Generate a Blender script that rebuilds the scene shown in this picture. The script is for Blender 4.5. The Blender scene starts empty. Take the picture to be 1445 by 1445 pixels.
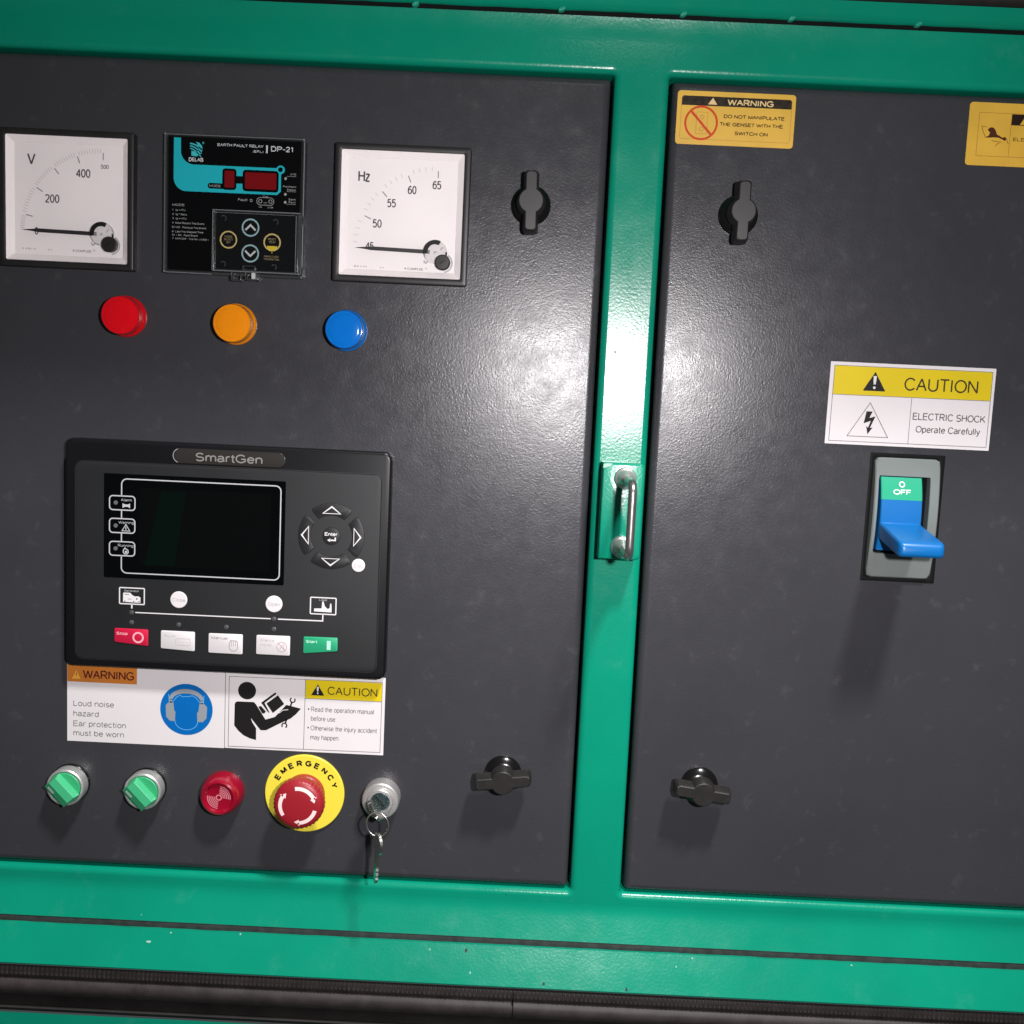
import bpy, math, random
from mathutils import Matrix, Vector, Euler
R = math.radians
random.seed(7)
sc = bpy.context.scene
COL = sc.collection
# ------------------------------------------------------------------ camera, world, lamps, exposure
# panel space: millimetres, x right, y up, z out of the cabinet front; the cabinet front stands upright in the world
S = 0.001
LIFT = 1.0
def W(x, y, z=0.0):
    return Vector((x * S, -z * S, y * S + LIFT))
cam_d = bpy.data.cameras.new('camera'); cam = bpy.data.objects.new('camera', cam_d); COL.objects.link(cam)
cam.location = W(-54.78, 373.62, 750.35)
rp = Euler((R(-6.2949), R(0.5527), R(2.6489)), 'XYZ').to_matrix()
cam.rotation_euler = (Matrix.Rotation(R(90), 3, 'X') @ rp).to_euler()
cam_d.sensor_width = 36.0; cam_d.lens = 36.0
cam_d.clip_start = 0.01; cam_d.clip_end = 50.0
sc.camera = cam
w = bpy.data.worlds.new('World'); sc.world = w; w.use_nodes = True
w.node_tree.nodes['Background'].inputs[0].default_value = (0.9, 0.95, 1.0, 1)
w.node_tree.nodes['Background'].inputs[1].default_value = 0.06
def area(name, loc, target, size, power, color):
    l = bpy.data.lights.new(name, 'AREA'); l.shape = 'DISK'; l.size = size; l.energy = power; l.color = color
    o = bpy.data.objects.new(name, l); COL.objects.link(o); o.location = loc
    o.rotation_euler = (target - loc).to_track_quat('-Z', 'Y').to_euler()
    return o
area('hand_lamp', W(76, 414, 760), W(0, 190, 0), 0.035, 4.95, (1.0, 0.955, 0.97)).data.spread = R(150)
area('ceiling_lamp', W(100 + 520, 150 + 2650, 1230), W(100, 150, 0), 0.32, 112.0, (0.985, 0.985, 0.98))
sc.view_settings.view_transform = 'Standard'; sc.view_settings.look = 'None'
sc.view_settings.exposure = 0.0; sc.view_settings.gamma = 1.0; sc.view_settings.use_curve_mapping = False

# ------------------------------------------------------------------ materials
MATS = {}
def mat(name, col, rough=0.5, metal=0.0, spec=0.5, bump=None, var=None, coat=0.0, sss=0.0):
    """bump: (feature mm, strength, distance mm); var: (feature mm, amount)"""
    if name in MATS: return MATS[name]
    m = bpy.data.materials.new(name); m.use_nodes = True; nt = m.node_tree; N = nt.nodes; L = nt.links
    b = N['Principled BSDF']
    b.inputs['Base Color'].default_value = (*col, 1); b.inputs['Roughness'].default_value = rough
    b.inputs['Metallic'].default_value = metal; b.inputs['Specular IOR Level'].default_value = spec
    if name.endswith('_ink') or name.endswith('_print'): b.inputs['Specular IOR Level'].default_value = 0.22
    b.inputs['Coat Weight'].default_value = coat; b.inputs['Coat Roughness'].default_value = 0.12
    if sss:
        b.inputs['Subsurface Weight'].default_value = sss; b.inputs['Subsurface Radius'].default_value = (0.004, 0.004, 0.004)
    geo = N.new('ShaderNodeNewGeometry')
    if bump:
        n = N.new('ShaderNodeTexNoise'); n.inputs['Scale'].default_value = 1000.0 / bump[0]; n.inputs['Detail'].default_value = bump[3] if len(bump) > 3 else 2.5
        L.new(geo.outputs['Position'], n.inputs['Vector'])
        bp = N.new('ShaderNodeBump'); bp.inputs['Strength'].default_value = bump[1]; bp.inputs['Distance'].default_value = bump[2] * S
        L.new(n.outputs[0], bp.inputs['Height']); L.new(bp.outputs[0], b.inputs['Normal'])
    if var:
        n2 = N.new('ShaderNodeTexNoise'); n2.inputs['Scale'].default_value = 1000.0 / var[0]; n2.inputs['Detail'].default_value = 5
        L.new(geo.outputs['Position'], n2.inputs['Vector'])
        mr = N.new('ShaderNodeMapRange'); mr.inputs[1].default_value = 0.3; mr.inputs[2].default_value = 0.7
        mr.inputs[3].default_value = 1 - var[1]; mr.inputs[4].default_value = 1 + var[1]
        L.new(n2.outputs[0], mr.inputs[0])
        hv = N.new('ShaderNodeHueSaturation'); hv.inputs['Color'].default_value = (*col, 1)
        L.new(mr.outputs[0], hv.inputs['Value']); L.new(hv.outputs[0], b.inputs['Base Color'])
    MATS[name] = m
    return m
def smudged(name, col, smear, rough, bump, thr=(0.56, 0.72), amount=0.5, feat=28.0, spec=0.5, grain=None):
    """painted sheet with an orange-peel skin, dusty wipe marks and slightly uneven gloss"""
    m = mat(name, col, rough, bump=bump, spec=spec); nt = m.node_tree; N = nt.nodes; L = nt.links; b = N['Principled BSDF']
    geo = [n for n in N if n.bl_idname == 'ShaderNodeNewGeometry'][0]
    n = N.new('ShaderNodeTexNoise'); n.inputs['Scale'].default_value = 1000.0 / feat; n.inputs['Detail'].default_value = 7; n.inputs['Roughness'].default_value = 0.62
    n.inputs['Distortion'].default_value = 0.15
    L.new(geo.outputs['Position'], n.inputs['Vector'])
    mr = N.new('ShaderNodeMapRange'); mr.inputs[1].default_value = thr[0]; mr.inputs[2].default_value = thr[1]; mr.inputs[4].default_value = amount
    L.new(n.outputs[0], mr.inputs[0])
    mx = N.new('ShaderNodeMix'); mx.data_type = 'RGBA'; mx.inputs[6].default_value = (*col, 1); mx.inputs[7].default_value = (*smear, 1)
    L.new(mr.outputs[0], mx.inputs[0])
    n3 = N.new('ShaderNodeTexNoise'); n3.inputs['Scale'].default_value = 9.0; n3.inputs['Detail'].default_value = 3
    L.new(geo.outputs['Position'], n3.inputs['Vector'])
    mr3 = N.new('ShaderNodeMapRange'); mr3.inputs[1].default_value = 0.3; mr3.inputs[2].default_value = 0.7; mr3.inputs[3].default_value = 0.93; mr3.inputs[4].default_value = 1.07
    L.new(n3.outputs[0], mr3.inputs[0])
    hv = N.new('ShaderNodeHueSaturation'); L.new(mx.outputs[2], hv.inputs['Color']); L.new(mr3.outputs[0], hv.inputs['Value'])
    L.new(hv.outputs[0], b.inputs['Base Color'])
    rr = N.new('ShaderNodeMapRange'); rr.inputs[1].default_value = 0.35; rr.inputs[2].default_value = 0.75
    rr.inputs[3].default_value = rough - 0.03; rr.inputs[4].default_value = rough + 0.07
    L.new(n.outputs[0], rr.inputs[0]); L.new(rr.outputs[0], b.inputs['Roughness'])
    if grain:     # second, finer grain added to the first bump
        bp0 = [q for q in N if q.bl_idname == 'ShaderNodeBump'][0]
        g = N.new('ShaderNodeTexNoise'); g.inputs['Scale'].default_value = 1000.0 / grain[0]; g.inputs['Detail'].default_value = 1
        L.new(geo.outputs['Position'], g.inputs['Vector'])
        bp = N.new('ShaderNodeBump'); bp.inputs['Strength'].default_value = grain[1]; bp.inputs['Distance'].default_value = grain[2] * S
        L.new(g.outputs[0], bp.inputs['Height']); L.new(bp0.outputs[0], bp.inputs['Normal']); L.new(bp.outputs[0], b.inputs['Normal'])
    return m
def clear(name, tint=(1, 1, 1), body=0.0, rough=0.03, fres=1.45, bodycol=(0.7, 0.75, 0.75)):
    m = bpy.data.materials.new(name); m.use_nodes = True; nt = m.node_tree; N = nt.nodes; L = nt.links
    N.remove(N['Principled BSDF']); out = N['Material Output']
    tr = N.new('ShaderNodeBsdfTransparent'); tr.inputs[0].default_value = (*tint, 1)
    df = N.new('ShaderNodeBsdfDiffuse'); df.inputs[0].default_value = (*bodycol, 1)
    m1 = N.new('ShaderNodeMixShader'); m1.inputs[0].default_value = body; L.new(tr.outputs[0], m1.inputs[1]); L.new(df.outputs[0], m1.inputs[2])
    gl = N.new('ShaderNodeBsdfGlossy'); gl.inputs['Roughness'].default_value = rough
    fr = N.new('ShaderNodeFresnel'); fr.inputs[0].default_value = fres
    m2 = N.new('ShaderNodeMixShader'); L.new(fr.outputs[0], m2.inputs[0]); L.new(m1.outputs[0], m2.inputs[1]); L.new(gl.outputs[0], m2.inputs[2])
    L.new(m2.outputs[0], out.inputs[0])
    return m
GREEN = smudged('green_paint', (0.0015, 0.232, 0.141), (0.06, 0.30, 0.21), 0.22, (2.0, 0.75, 0.12), thr=(0.60, 0.82), amount=0.25, feat=26, spec=0.42)
GREY = smudged('grey_powder_coat', (0.0405, 0.0400, 0.0450), (0.095, 0.095, 0.10), 0.265, (1.7, 1.0, 0.085, 5.0), thr=(0.60, 0.84), amount=0.5, feat=15, grain=(0.8, 1.0, 0.08), spec=0.36)
BLACKGAP = mat('black_recess', (0.004, 0.005, 0.005), 0.8, spec=0.1)
BLACKPL = mat('black_plastic', (0.012, 0.012, 0.013), 0.38, bump=(0.6, 0.15, 0.03), var=(14, 0.25))
BROWNBEZ = mat('meter_bezel_plastic', (0.016, 0.0145, 0.014), 0.42, bump=(0.5, 0.15, 0.03), var=(20, 0.2))
GLOSSBLK = mat('gloss_black', (0.0022, 0.0022, 0.0026), 0.12, spec=.35)
FACEBLK = mat('controller_film', (0.0135, 0.014, 0.0152), 0.5, spec=0.4, bump=(0.35, 0.12, 0.02), var=(40, 0.12))
KEYBLK = mat('controller_key_film', (0.0140, 0.0145, 0.0157), 0.48, spec=0.4, bump=(0.35, 0.12, 0.02))
OUTLINE = mat('key_groove', (0.004, 0.004, 0.005), 0.6)
KNOBBLK = mat('knob_black', (0.016, 0.0145, 0.0135), 0.40, bump=(0.45, 0.25, 0.04), var=(8, 0.2))
KNOBBASE = mat('knob_gloss_black', (0.005, 0.005, 0.005), 0.2)
WHITE = mat('white_print', (0.74, 0.71, 0.71), 0.5)
DIAL = mat('meter_dial_white', (0.79, 0.745, 0.735), 0.55, var=(60, 0.03))
LABELW = mat('white_vinyl', (0.70, 0.66, 0.665), 0.5, spec=0.25, bump=(6, 0.05, 0.1), var=(70, 0.03))
GREYINK = mat('grey_ink', (0.16, 0.15, 0.15), 0.6)
PALEINK = mat('pale_grey_ink', (0.46, 0.44, 0.44), 0.6)
MIDINK = mat('light_grey_ink', (0.50, 0.50, 0.51), 0.55)
BLACKINK = mat('black_ink', (0.010, 0.009, 0.009), 0.5)
YEL = mat('yellow_vinyl', (0.66, 0.50, 0.006), 0.5, spec=0.25, var=(50, 0.05))
AMBER = mat('amber_vinyl', (0.68, 0.40, 0.045), 0.42, bump=(5, 0.08, 0.1), var=(25, 0.08))
AMBERLINE = mat('amber_line', (0.30, 0.15, 0.02), 0.5)
ORANGE = mat('orange_ink', (0.56, 0.185, 0.03), 0.45, var=(30, 0.05))
ORANGEY = mat('light_orange_ink', (0.80, 0.38, 0.05), 0.45)
DKRED = mat('dark_red_ink', (0.10, 0.012, 0.01), 0.5)
REDLINE = mat('red_orange_ink', (0.56, 0.055, 0.012), 0.5)
BLUEINK = mat('blue_ink', (0.001, 0.125, 0.42), 0.42, var=(40, 0.04))
SKYINK = mat('sky_blue_ink', (0.10, 0.38, 0.72), 0.45)
MUFFGREY = mat('ear_muff_grey_ink', (0.27, 0.29, 0.31), 0.5)
CYAN = mat('cyan_ink', (0.012, 0.40, 0.46), 0.4)
TEALRING = mat('pale_teal_ink', (0.28, 0.42, 0.44), 0.4)
GOLDRING = mat('pale_gold_ink', (0.55, 0.42, 0.16), 0.4)
GOLD = mat('gold_ink', (0.62, 0.46, 0.03), 0.4)
REDWIN = mat('red_display_window', (0.17, 0.004, 0.006), 0.12)
LCD = mat('lcd_glass', (0.0008, 0.0012, 0.0014), 0.08, spec=.35)
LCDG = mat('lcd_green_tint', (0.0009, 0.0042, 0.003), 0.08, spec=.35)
CHROME = mat('chrome', (0.66, 0.66, 0.64), 0.36, 0.7, bump=(0.8, 0.1, 0.03))
STEEL = mat('brushed_steel', (0.58, 0.56, 0.53), 0.27, 0.95, bump=(0.6, 0.25, 0.03))
SATIN = mat('satin_alloy', (0.58, 0.565, 0.55), 0.42, 0.75, bump=(0.5, 0.2, 0.03))
CORE = mat('lock_core', (0.16, 0.25, 0.26), 0.22, 0.9)
KEYMETAL = mat('key_nickel', (0.62, 0.60, 0.56), 0.24, 1.0, bump=(1.0, 0.15, 0.04))
SILVER = mat('silver_lettering', (0.34, 0.325, 0.305), 0.32, 0.35)
BADGE = mat('badge_smoke', (0.026, 0.023, 0.021), 0.25)
REDPL = mat('red_lamp_plastic', (0.72, 0.001, 0.008), 0.13, coat=0.6, sss=0.15)
ORPL = mat('orange_lamp_plastic', (0.86, 0.27, 0.003), 0.13, coat=0.6, sss=0.15)
BLPL = mat('blue_lamp_plastic', (0.001, 0.17, 0.62), 0.13, coat=0.6, sss=0.15)
REDGR = mat('shaded_red_groove', (0.035, 0.0008, 0.002), 0.4)  # lamp grooves: their shade is put into darker copies of the lens colours
ORGR = mat('shaded_orange_groove', (0.12, 0.02, 0.001), 0.4)
BLGR = mat('shaded_blue_groove', (0.0006, 0.006, 0.035), 0.4)
BUZRED = mat('buzzer_red', (0.27, 0.001, 0.016), 0.22, coat=0.4)
PINKINK = mat('pink_print', (0.62, 0.20, 0.24), 0.45)
STOPRED = mat('stop_button_red', (0.30, 0.010, 0.018), 0.42, bump=(1.0, 0.1, 0.03))
ESTOPY = mat('emergency_yellow', (0.80, 0.66, 0.055), 0.38)
PINKW = mat('pinkish_white_print', (0.86, 0.68, 0.66), 0.5)
SWGREEN = mat('switch_green', (0.035, 0.36, 0.15), 0.36)
SWGREEN2 = mat('switch_light_green', (0.055, 0.44, 0.20), 0.36)
SWMARK = mat('switch_marker', (0.62, 0.88, 0.72), 0.4)
KEYRED = mat('stop_key_red', (0.60, 0.008, 0.05), 0.45)
KEYPINK = mat('stop_key_pink', (0.86, 0.40, 0.46), 0.45)
KEYWHITE = mat('white_key', (0.74, 0.70, 0.705), 0.45)
KEYGREEN = mat('start_key_green', (0.02, 0.36, 0.17), 0.45)
KEYMINT = mat('start_key_mint', (0.45, 0.80, 0.62), 0.45)
LED = mat('led_lens', (0.075, 0.075, 0.078), 0.35)
BRKGREY = mat('breaker_grey', (0.165, 0.185, 0.178), 0.42, bump=(0.8, 0.12, 0.03), var=(30, 0.05))
BRKBLUE = mat('breaker_blue', (0.002, 0.125, 0.38), 0.36, bump=(1.2, 0.12, 0.04))
BRKGREEN = mat('breaker_green', (0.02, 0.34, 0.19), 0.36)
RUBBER = mat('rubber_seal', (0.030, 0.024, 0.023), 0.55, spec=0.3, bump=(2.0, 0.3, 0.2), var=(12, 0.3))
RUBBERD = mat('rubber_seal_dark', (0.017, 0.0145, 0.014), 0.6, spec=0.3, var=(20, 0.3))
GAPSTRIP = mat('gap_sealant', (0.022, 0.030, 0.027), 0.7, bump=(2.0, 0.4, 0.2), var=(7, 0.4))
WELD = mat('weld_bead', (0.02, 0.30, 0.21), 0.25)
CHIP = mat('dark_chip', (0.008, 0.02, 0.018), 0.6)
CHIPW = mat('pale_chip', (0.30, 0.48, 0.40), 0.6)
GLASS = clear('meter_window', fres=1.30, rough=0.12)
CLEARPL = clear('clear_plastic', (0.96, 0.98, 0.98), 0.004, 0.05, 1.35)
CLEARRIM = clear('clear_plastic_rim', (0.7, 0.73, 0.73), 0.05, 0.14, 1.5)
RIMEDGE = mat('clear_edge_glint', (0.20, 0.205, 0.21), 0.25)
CLEARW = clear('pivot_cover_clear', (0.98, 0.98, 0.98), 0.25, 0.1, 1.45, (0.85, 0.83, 0.82))

# ------------------------------------------------------------------ mesh builder (panel millimetres)
def circ(cx, cy, r, n=48, a0=0.0):
    return [(cx + r * math.cos(a0 + 2 * math.pi * i / n), cy + r * math.sin(a0 + 2 * math.pi * i / n)) for i in range(n)]
def rrect(x0, y0, x1, y1, r=0.0, n=5):
    r = max(min(r, (x1 - x0) / 2 - 1e-4, (y1 - y0) / 2 - 1e-4), 1e-3); p = []
    for cx, cy, a in ((x1 - r, y0 + r, -90), (x1 - r, y1 - r, 0), (x0 + r, y1 - r, 90), (x0 + r, y0 + r, 180)):
        for i in range(n + 1):
            t = R(a + 90.0 * i / n); p.append((cx + r * math.cos(t), cy + r * math.sin(t)))
    return p
# plain sans lettering drawn as strokes: cap height 1, x height 0.72; every glyph is (advance, [polylines])
def ar(cx, cy, rx, ry, a0, a1, n=0):
    n = n or max(3, int(abs(a1 - a0) / 16))
    return [(cx + rx * math.cos(R(a0 + (a1 - a0) * i / n)), cy + ry * math.sin(R(a0 + (a1 - a0) * i / n))) for i in range(n + 1)]
XH = 0.72
def bowl(x0, x1): return ar((x0 + x1) / 2, XH / 2, (x1 - x0) / 2, XH / 2, 0, 360)
GL = {
 'A': (.84, [[(0, 0), (.37, 1), (.74, 0)], [(.13, .36), (.61, .36)]]),
 'B': (.82, [[(.06, 0), (.06, 1), (.42, 1)] + ar(.42, .76, .24, .24, 90, -90) + [(.06, .52)], [(.42, .52)] + ar(.44, .26, .27, .26, 90, -90) + [(.06, 0)]]),
 'C': (.90, [ar(.44, .5, .41, .5, 38, 322)]),
 'D': (.90, [[(.06, 0), (.06, 1), (.36, 1)] + ar(.36, .5, .42, .5, 90, -90) + [(.06, 0)]]),
 'E': (.80, [[(.68, 1), (.06, 1), (.06, 0), (.70, 0)], [(.06, .53), (.63, .53)]]),
 'F': (.74, [[(.66, 1), (.06, 1), (.06, 0)], [(.06, .52), (.57, .52)]]),
 'G': (.96, [ar(.45, .5, .42, .5, 40, 300) + [(.82, .18), (.82, .46), (.47, .46)]]),
 'H': (.88, [[(.06, 0), (.06, 1)], [(.74, 0), (.74, 1)], [(.06, .53), (.74, .53)]]),
 'I': (.30, [[(.10, 0), (.10, 1)]]),
 'J': (.62, [[(.46, 1), (.46, .26)] + ar(.24, .24, .22, .24, 0, -190)]),
 'K': (.84, [[(.06, 0), (.06, 1)], [(.72, 1), (.06, .36)], [(.28, .57), (.76, 0)]]),
 'L': (.70, [[(.06, 1), (.06, 0), (.60, 0)]]),
 'M': (1.0, [[(.06, 0), (.06, 1), (.46, .02), (.86, 1), (.86, 0)]]),
 'N': (.88, [[(.06, 0), (.06, 1), (.74, 0), (.74, 1)]]),
 'O': (.98, [ar(.46, .5, .43, .5, 0, 360)]),
 'P': (.82, [[(.06, 0), (.06, 1), (.42, 1)] + ar(.42, .73, .28, .27, 90, -90) + [(.06, .46)]]),
 'Q': (.98, [ar(.46, .5, .43, .5, 0, 360), [(.56, .26), (.88, -.06)]]),
 'R': (.88, [[(.06, 0), (.06, 1), (.44, 1)] + ar(.44, .74, .28, .26, 90, -90) + [(.06, .48)], [(.40, .48), (.76, 0)]]),
 'S': (.82, [ar(.37, .74, .30, .26, 25, 270) + ar(.37, .25, .33, .25, 84, -155)]),
 'T': (.78, [[(.0, 1), (.70, 1)], [(.35, 1), (.35, 0)]]),
 'U': (.88, [[(.06, 1), (.06, .36)] + ar(.40, .34, .34, .34, 180, 360) + [(.74, 1)]]),
 'V': (.82, [[(0, 1), (.37, 0), (.74, 1)]]),
 'W': (1.18, [[(0, 1), (.28, 0), (.55, .98), (.82, 0), (1.10, 1)]]),
 'X': (.82, [[(0, 1), (.72, 0)], [(0, 0), (.72, 1)]]),
 'Y': (.80, [[(0, 1), (.36, .45), (.36, 0)], [(.36, .45), (.72, 1)]]),
 'Z': (.78, [[(.03, 1), (.66, 1), (0, 0), (.68, 0)]]),
 'a': (.68, [ar(.28, .48, .25, .24, 150, 0) + [(.53, .16), (.60, .02)], [(.53, .42), (.24, .38)] + ar(.24, .19, .21, .19, 95, 270) + [(.42, .06), (.53, .2)]]),
 'b': (.68, [[(.05, 0), (.05, 1)], bowl(.05, .58)]),
 'c': (.62, [ar(.29, .36, .27, .36, 42, 318)]),
 'd': (.70, [[(.58, 0), (.58, 1)], bowl(.05, .58)]),
 'e': (.68, [[(.04, .38), (.58, .38)] + ar(.31, .36, .27, .36, 3, 325)]),
 'f': (.36, [[(.13, 0), (.13, .8)] + ar(.30, .84, .17, .16, 180, 80), [(0, .70), (.30, .70)]]),
 'g': (.70, [bowl(.05, .58), [(.58, XH), (.58, -.06)] + ar(.32, -.06, .26, .20, 0, -165)]),
 'h': (.66, [[(.05, 0), (.05, 1)], [(.05, .44)] + ar(.30, .44, .25, .28, 180, 0) + [(.55, 0)]]),
 'i': (.25, [[(.08, 0), (.08, XH)], [(.08, .90), (.08, 1.0)]]),
 'j': (.25, [[(.10, XH), (.10, -.12)] + ar(-.04, -.12, .14, .14, 0, -100), [(.10, .90), (.10, 1.0)]]),
 'k': (.62, [[(.05, 0), (.05, 1)], [(.52, XH), (.05, .26)], [(.22, .42), (.55, 0)]]),
 'l': (.25, [[(.08, 0), (.08, 1)]]),
 'm': (1.0, [[(.05, 0), (.05, XH)], [(.05, .46)] + ar(.26, .46, .21, .26, 180, 0) + [(.47, 0)], [(.47, .46)] + ar(.68, .46, .21, .26, 180, 0) + [(.89, 0)]]),
 'n': (.66, [[(.05, 0), (.05, XH)], [(.05, .44)] + ar(.30, .44, .25, .28, 180, 0) + [(.55, 0)]]),
 'o': (.68, [bowl(.04, .59)]),
 'p': (.68, [[(.05, -.27), (.05, XH)], bowl(.05, .58)]),
 'q': (.70, [[(.58, -.27), (.58, XH)], bowl(.05, .58)]),
 'r': (.42, [[(.05, 0), (.05, XH)], [(.05, .42)] + ar(.28, .44, .23, .28, 180, 75)]),
 's': (.60, [ar(.27, .535, .21, .185, 25, 265) + ar(.27, .18, .24, .18, 85, -155)]),
 't': (.36, [[(.14, .96), (.14, .16)] + ar(.27, .14, .13, .14, 180, 285), [(0, .70), (.30, .70)]]),
 'u': (.66, [[(.05, XH), (.05, .28)] + ar(.29, .27, .24, .27, 180, 360) + [(.53, XH)], [(.53, .3), (.53, 0)]]),
 'v': (.60, [[(0, XH), (.26, 0), (.52, XH)]]),
 'w': (.88, [[(0, XH), (.2, 0), (.4, XH), (.6, 0), (.8, XH)]]),
 'x': (.60, [[(0, XH), (.52, 0)], [(0, 0), (.52, XH)]]),
 'y': (.60, [[(0, XH), (.26, .02)], [(.52, XH), (.22, -.14), (.12, -.25), (.0, -.26)]]),
 'z': (.58, [[(.02, XH), (.48, XH), (0, 0), (.50, 0)]]),
 '0': (.70, [ar(.31, .5, .27, .5, 0, 360)]), '1': (.55, [[(.08, .78), (.28, 1), (.28, 0)]]),
 '2': (.70, [ar(.30, .72, .27, .28, 165, -35) + [(.03, 0), (.58, 0)]]), '3': (.70, [ar(.28, .75, .25, .25, 150, -80), ar(.28, .26, .28, .26, 85, -155)]),
 '4': (.70, [[(.46, 0), (.46, 1), (0, .27), (.60, .27)]]), '5': (.70, [[(.54, 1), (.12, 1), (.06, .50)] + ar(.29, .33, .27, .33, 130, -150)]),
 '6': (.70, [[(.54, .88), (.34, 1), (.12, .8), (.04, .5), (.04, .32)] + ar(.31, .31, .27, .31, 180, -180)]), '7': (.70, [[(.02, 1), (.58, 1), (.24, 0)]]),
 '8': (.70, [ar(.31, .76, .23, .24, 0, 360), ar(.31, .26, .27, .26, 0, 360)]), '9': (.70, [ar(.31, .69, .27, .31, 0, 360), [(.58, .69), (.56, .4), (.42, .08), (.26, 0), (.08, .1)]]),
 ' ': (.34, []), '.': (.28, [[(.06, 0), (.06, .07)]]), ':': (.28, [[(.06, 0), (.06, .08)], [(.06, .6), (.06, .68)]]), '(': (.36, [ar(.40, .4, .3, .66, 130, 230)]), ')': (.36, [ar(-.10, .4, .3, .66, 50, -50)]),
 '-': (.46, [[(.04, .40), (.38, .40)]]), '=': (.7, [[(.04, .32), (.56, .32)], [(.04, .58), (.56, .58)]]), '>': (.7, [[(.04, .72), (.56, .45), (.04, .18)]]), '~': (.7, [[(.04, .4), (.18, .5), (.40, .4), (.56, .5)]]),
 '*': (.45, [[(.2, .6), (.2, .95)], [(.04, .68), (.36, .88)], [(.04, .88), (.36, .68)]]), '/': (.4, [[(0, 0), (.34, 1)]]), '#': (.7, [[(.12, 0), (.22, 1)], [(.38, 0), (.48, 1)], [(.02, .34), (.56, .34)], [(.06, .68), (.6, .68)]]),
}
class MB:
    def __init__(s): s.v = []; s.f = []; s.xf = None
    def add(s, pts):
        i = len(s.v)
        for p in pts:
            if s.xf: p = s.xf(*p)
            s.v.append(tuple(p))
        return i
    def loft(s, loops, c0=False, c1=True, closed=True):
        n = len(loops[0]); st = [s.add(l) for l in loops]
        for a, b in zip(st, st[1:]):
            for i in range(n if closed else n - 1):
                j = (i + 1) % n; s.f.append((a + i, a + j, b + j, b + i))
        if c0: s.f.append(tuple(st[0] + i for i in reversed(range(n))))
        if c1: s.f.append(tuple(st[-1] + i for i in range(n)))
        return s
    def rplate(s, x0, y0, x1, y1, r, z0, z1, b=0.0, n=5, seg=4, cap=True, bot=False):
        L = [[(x, y, z0) for x, y in rrect(x0, y0, x1, y1, r, n)]]
        if b > 0:
            for k in range(seg + 1):
                t = math.pi / 2 * k / seg; d = b * (1 - math.cos(t))
                L.append([(x, y, z1 - b + b * math.sin(t)) for x, y in rrect(x0 + d, y0 + d, x1 - d, y1 - d, max(r - d, 0.02), n)])
        else: L.append([(x, y, z1) for x, y in rrect(x0, y0, x1, y1, r, n)])
        return s.loft(L, bot, cap)
    def rframe(s, o, i, ro, ri, z0, z1, b=0.5, zi=None, n=5):
        """rectangular frame: outer rect o, inner rect i"""
        zi = z0 if zi is None else zi
        def lp(q, d, r, z): return [(x, y, z) for x, y in rrect(q[0] + d, q[1] + d, q[2] - d, q[3] - d, max(r - d, 0.02), n)]
        s.loft([lp(o, 0, ro, z0), lp(o, 0, ro, z1 - b), lp(o, b * .3, ro, z1 - b * .3), lp(o, b, ro, z1),
                lp(i, -b, ri, z1), lp(i, -b * .3, ri, z1 - b * .3), lp(i, 0, ri, z1 - b), lp(i, 0, ri, zi)], False, False)
        return s
    def poly(s, pts, z, zf=None):
        i = s.add([(x, y, zf(x, y) if zf else z) for x, y in pts]); s.f.append(tuple(range(i, i + len(pts)))); return s
    def prism(s, pts, z0, z1, b=0.0):
        L = [[(x, y, z0) for x, y in pts]]
        if b > 0:
            cx = sum(p[0] for p in pts) / len(pts); cy = sum(p[1] for p in pts) / len(pts)
            def ins(d): return offset(pts, -d)
            L += [[(x, y, z1 - b) for x, y in pts], [(x, y, z1 - b * .3) for x, y in ins(b * .3)], [(x, y, z1) for x, y in ins(b)]]
        else: L.append([(x, y, z1) for x, y in pts])
        return s.loft(L)
    def disc(s, cx, cy, r, z, n=40): return s.poly(circ(cx, cy, r, n), z)
    def arc(s, cx, cy, r0, r1, a0, a1, z, n=None):
        n = n or max(3, int(abs(a1 - a0) / 6)); A = [R(a0 + (a1 - a0) * i / n) for i in range(n + 1)]
        i = s.add([(cx + r1 * math.cos(t), cy + r1 * math.sin(t), z) for t in A] + [(cx + r0 * math.cos(t), cy + r0 * math.sin(t), z) for t in A])
        for k in range(n): s.f.append((i + k, i + k + 1, i + n + 2 + k, i + n + 1 + k) if a1 > a0 else (i + k + 1, i + k, i + n + 1 + k, i + n + 2 + k))
        return s
    def rect(s, x0, y0, x1, y1, z, r=0.0): return s.poly(rrect(x0, y0, x1, y1, r) if r else [(x0, y0), (x1, y0), (x1, y1), (x0, y1)], z)
    def stroke(s, pts, wd, z, closed=False):
        n = len(pts); Lp = []; Rp = []
        for i in range(n):
            a = pts[(i - 1) % n] if (closed or i > 0) else None; b = pts[i]; c = pts[(i + 1) % n] if (closed or i < n - 1) else None
            def dr(p, q):
                d = math.hypot(q[0] - p[0], q[1] - p[1]) or 1; return ((q[0] - p[0]) / d, (q[1] - p[1]) / d)
            d0 = dr(a, b) if a else dr(b, c); d1 = dr(b, c) if c else d0
            n0 = (-d0[1], d0[0]); n1 = (-d1[1], d1[0]); m = (n0[0] + n1[0], n0[1] + n1[1]); k = m[0] * n0[0] + m[1] * n0[1]
            k = max(k, 0.5); h = wd / 2
            m = (m[0] / k * h, m[1] / k * h)
            Lp.append((b[0] + m[0], b[1] + m[1], z)); Rp.append((b[0] - m[0], b[1] - m[1], z))
        i0 = s.add(Lp + Rp)
        for k in range(n if closed else n - 1):
            j = (k + 1) % n; s.f.append((i0 + n + k, i0 + n + j, i0 + j, i0 + k))
        return s
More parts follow.
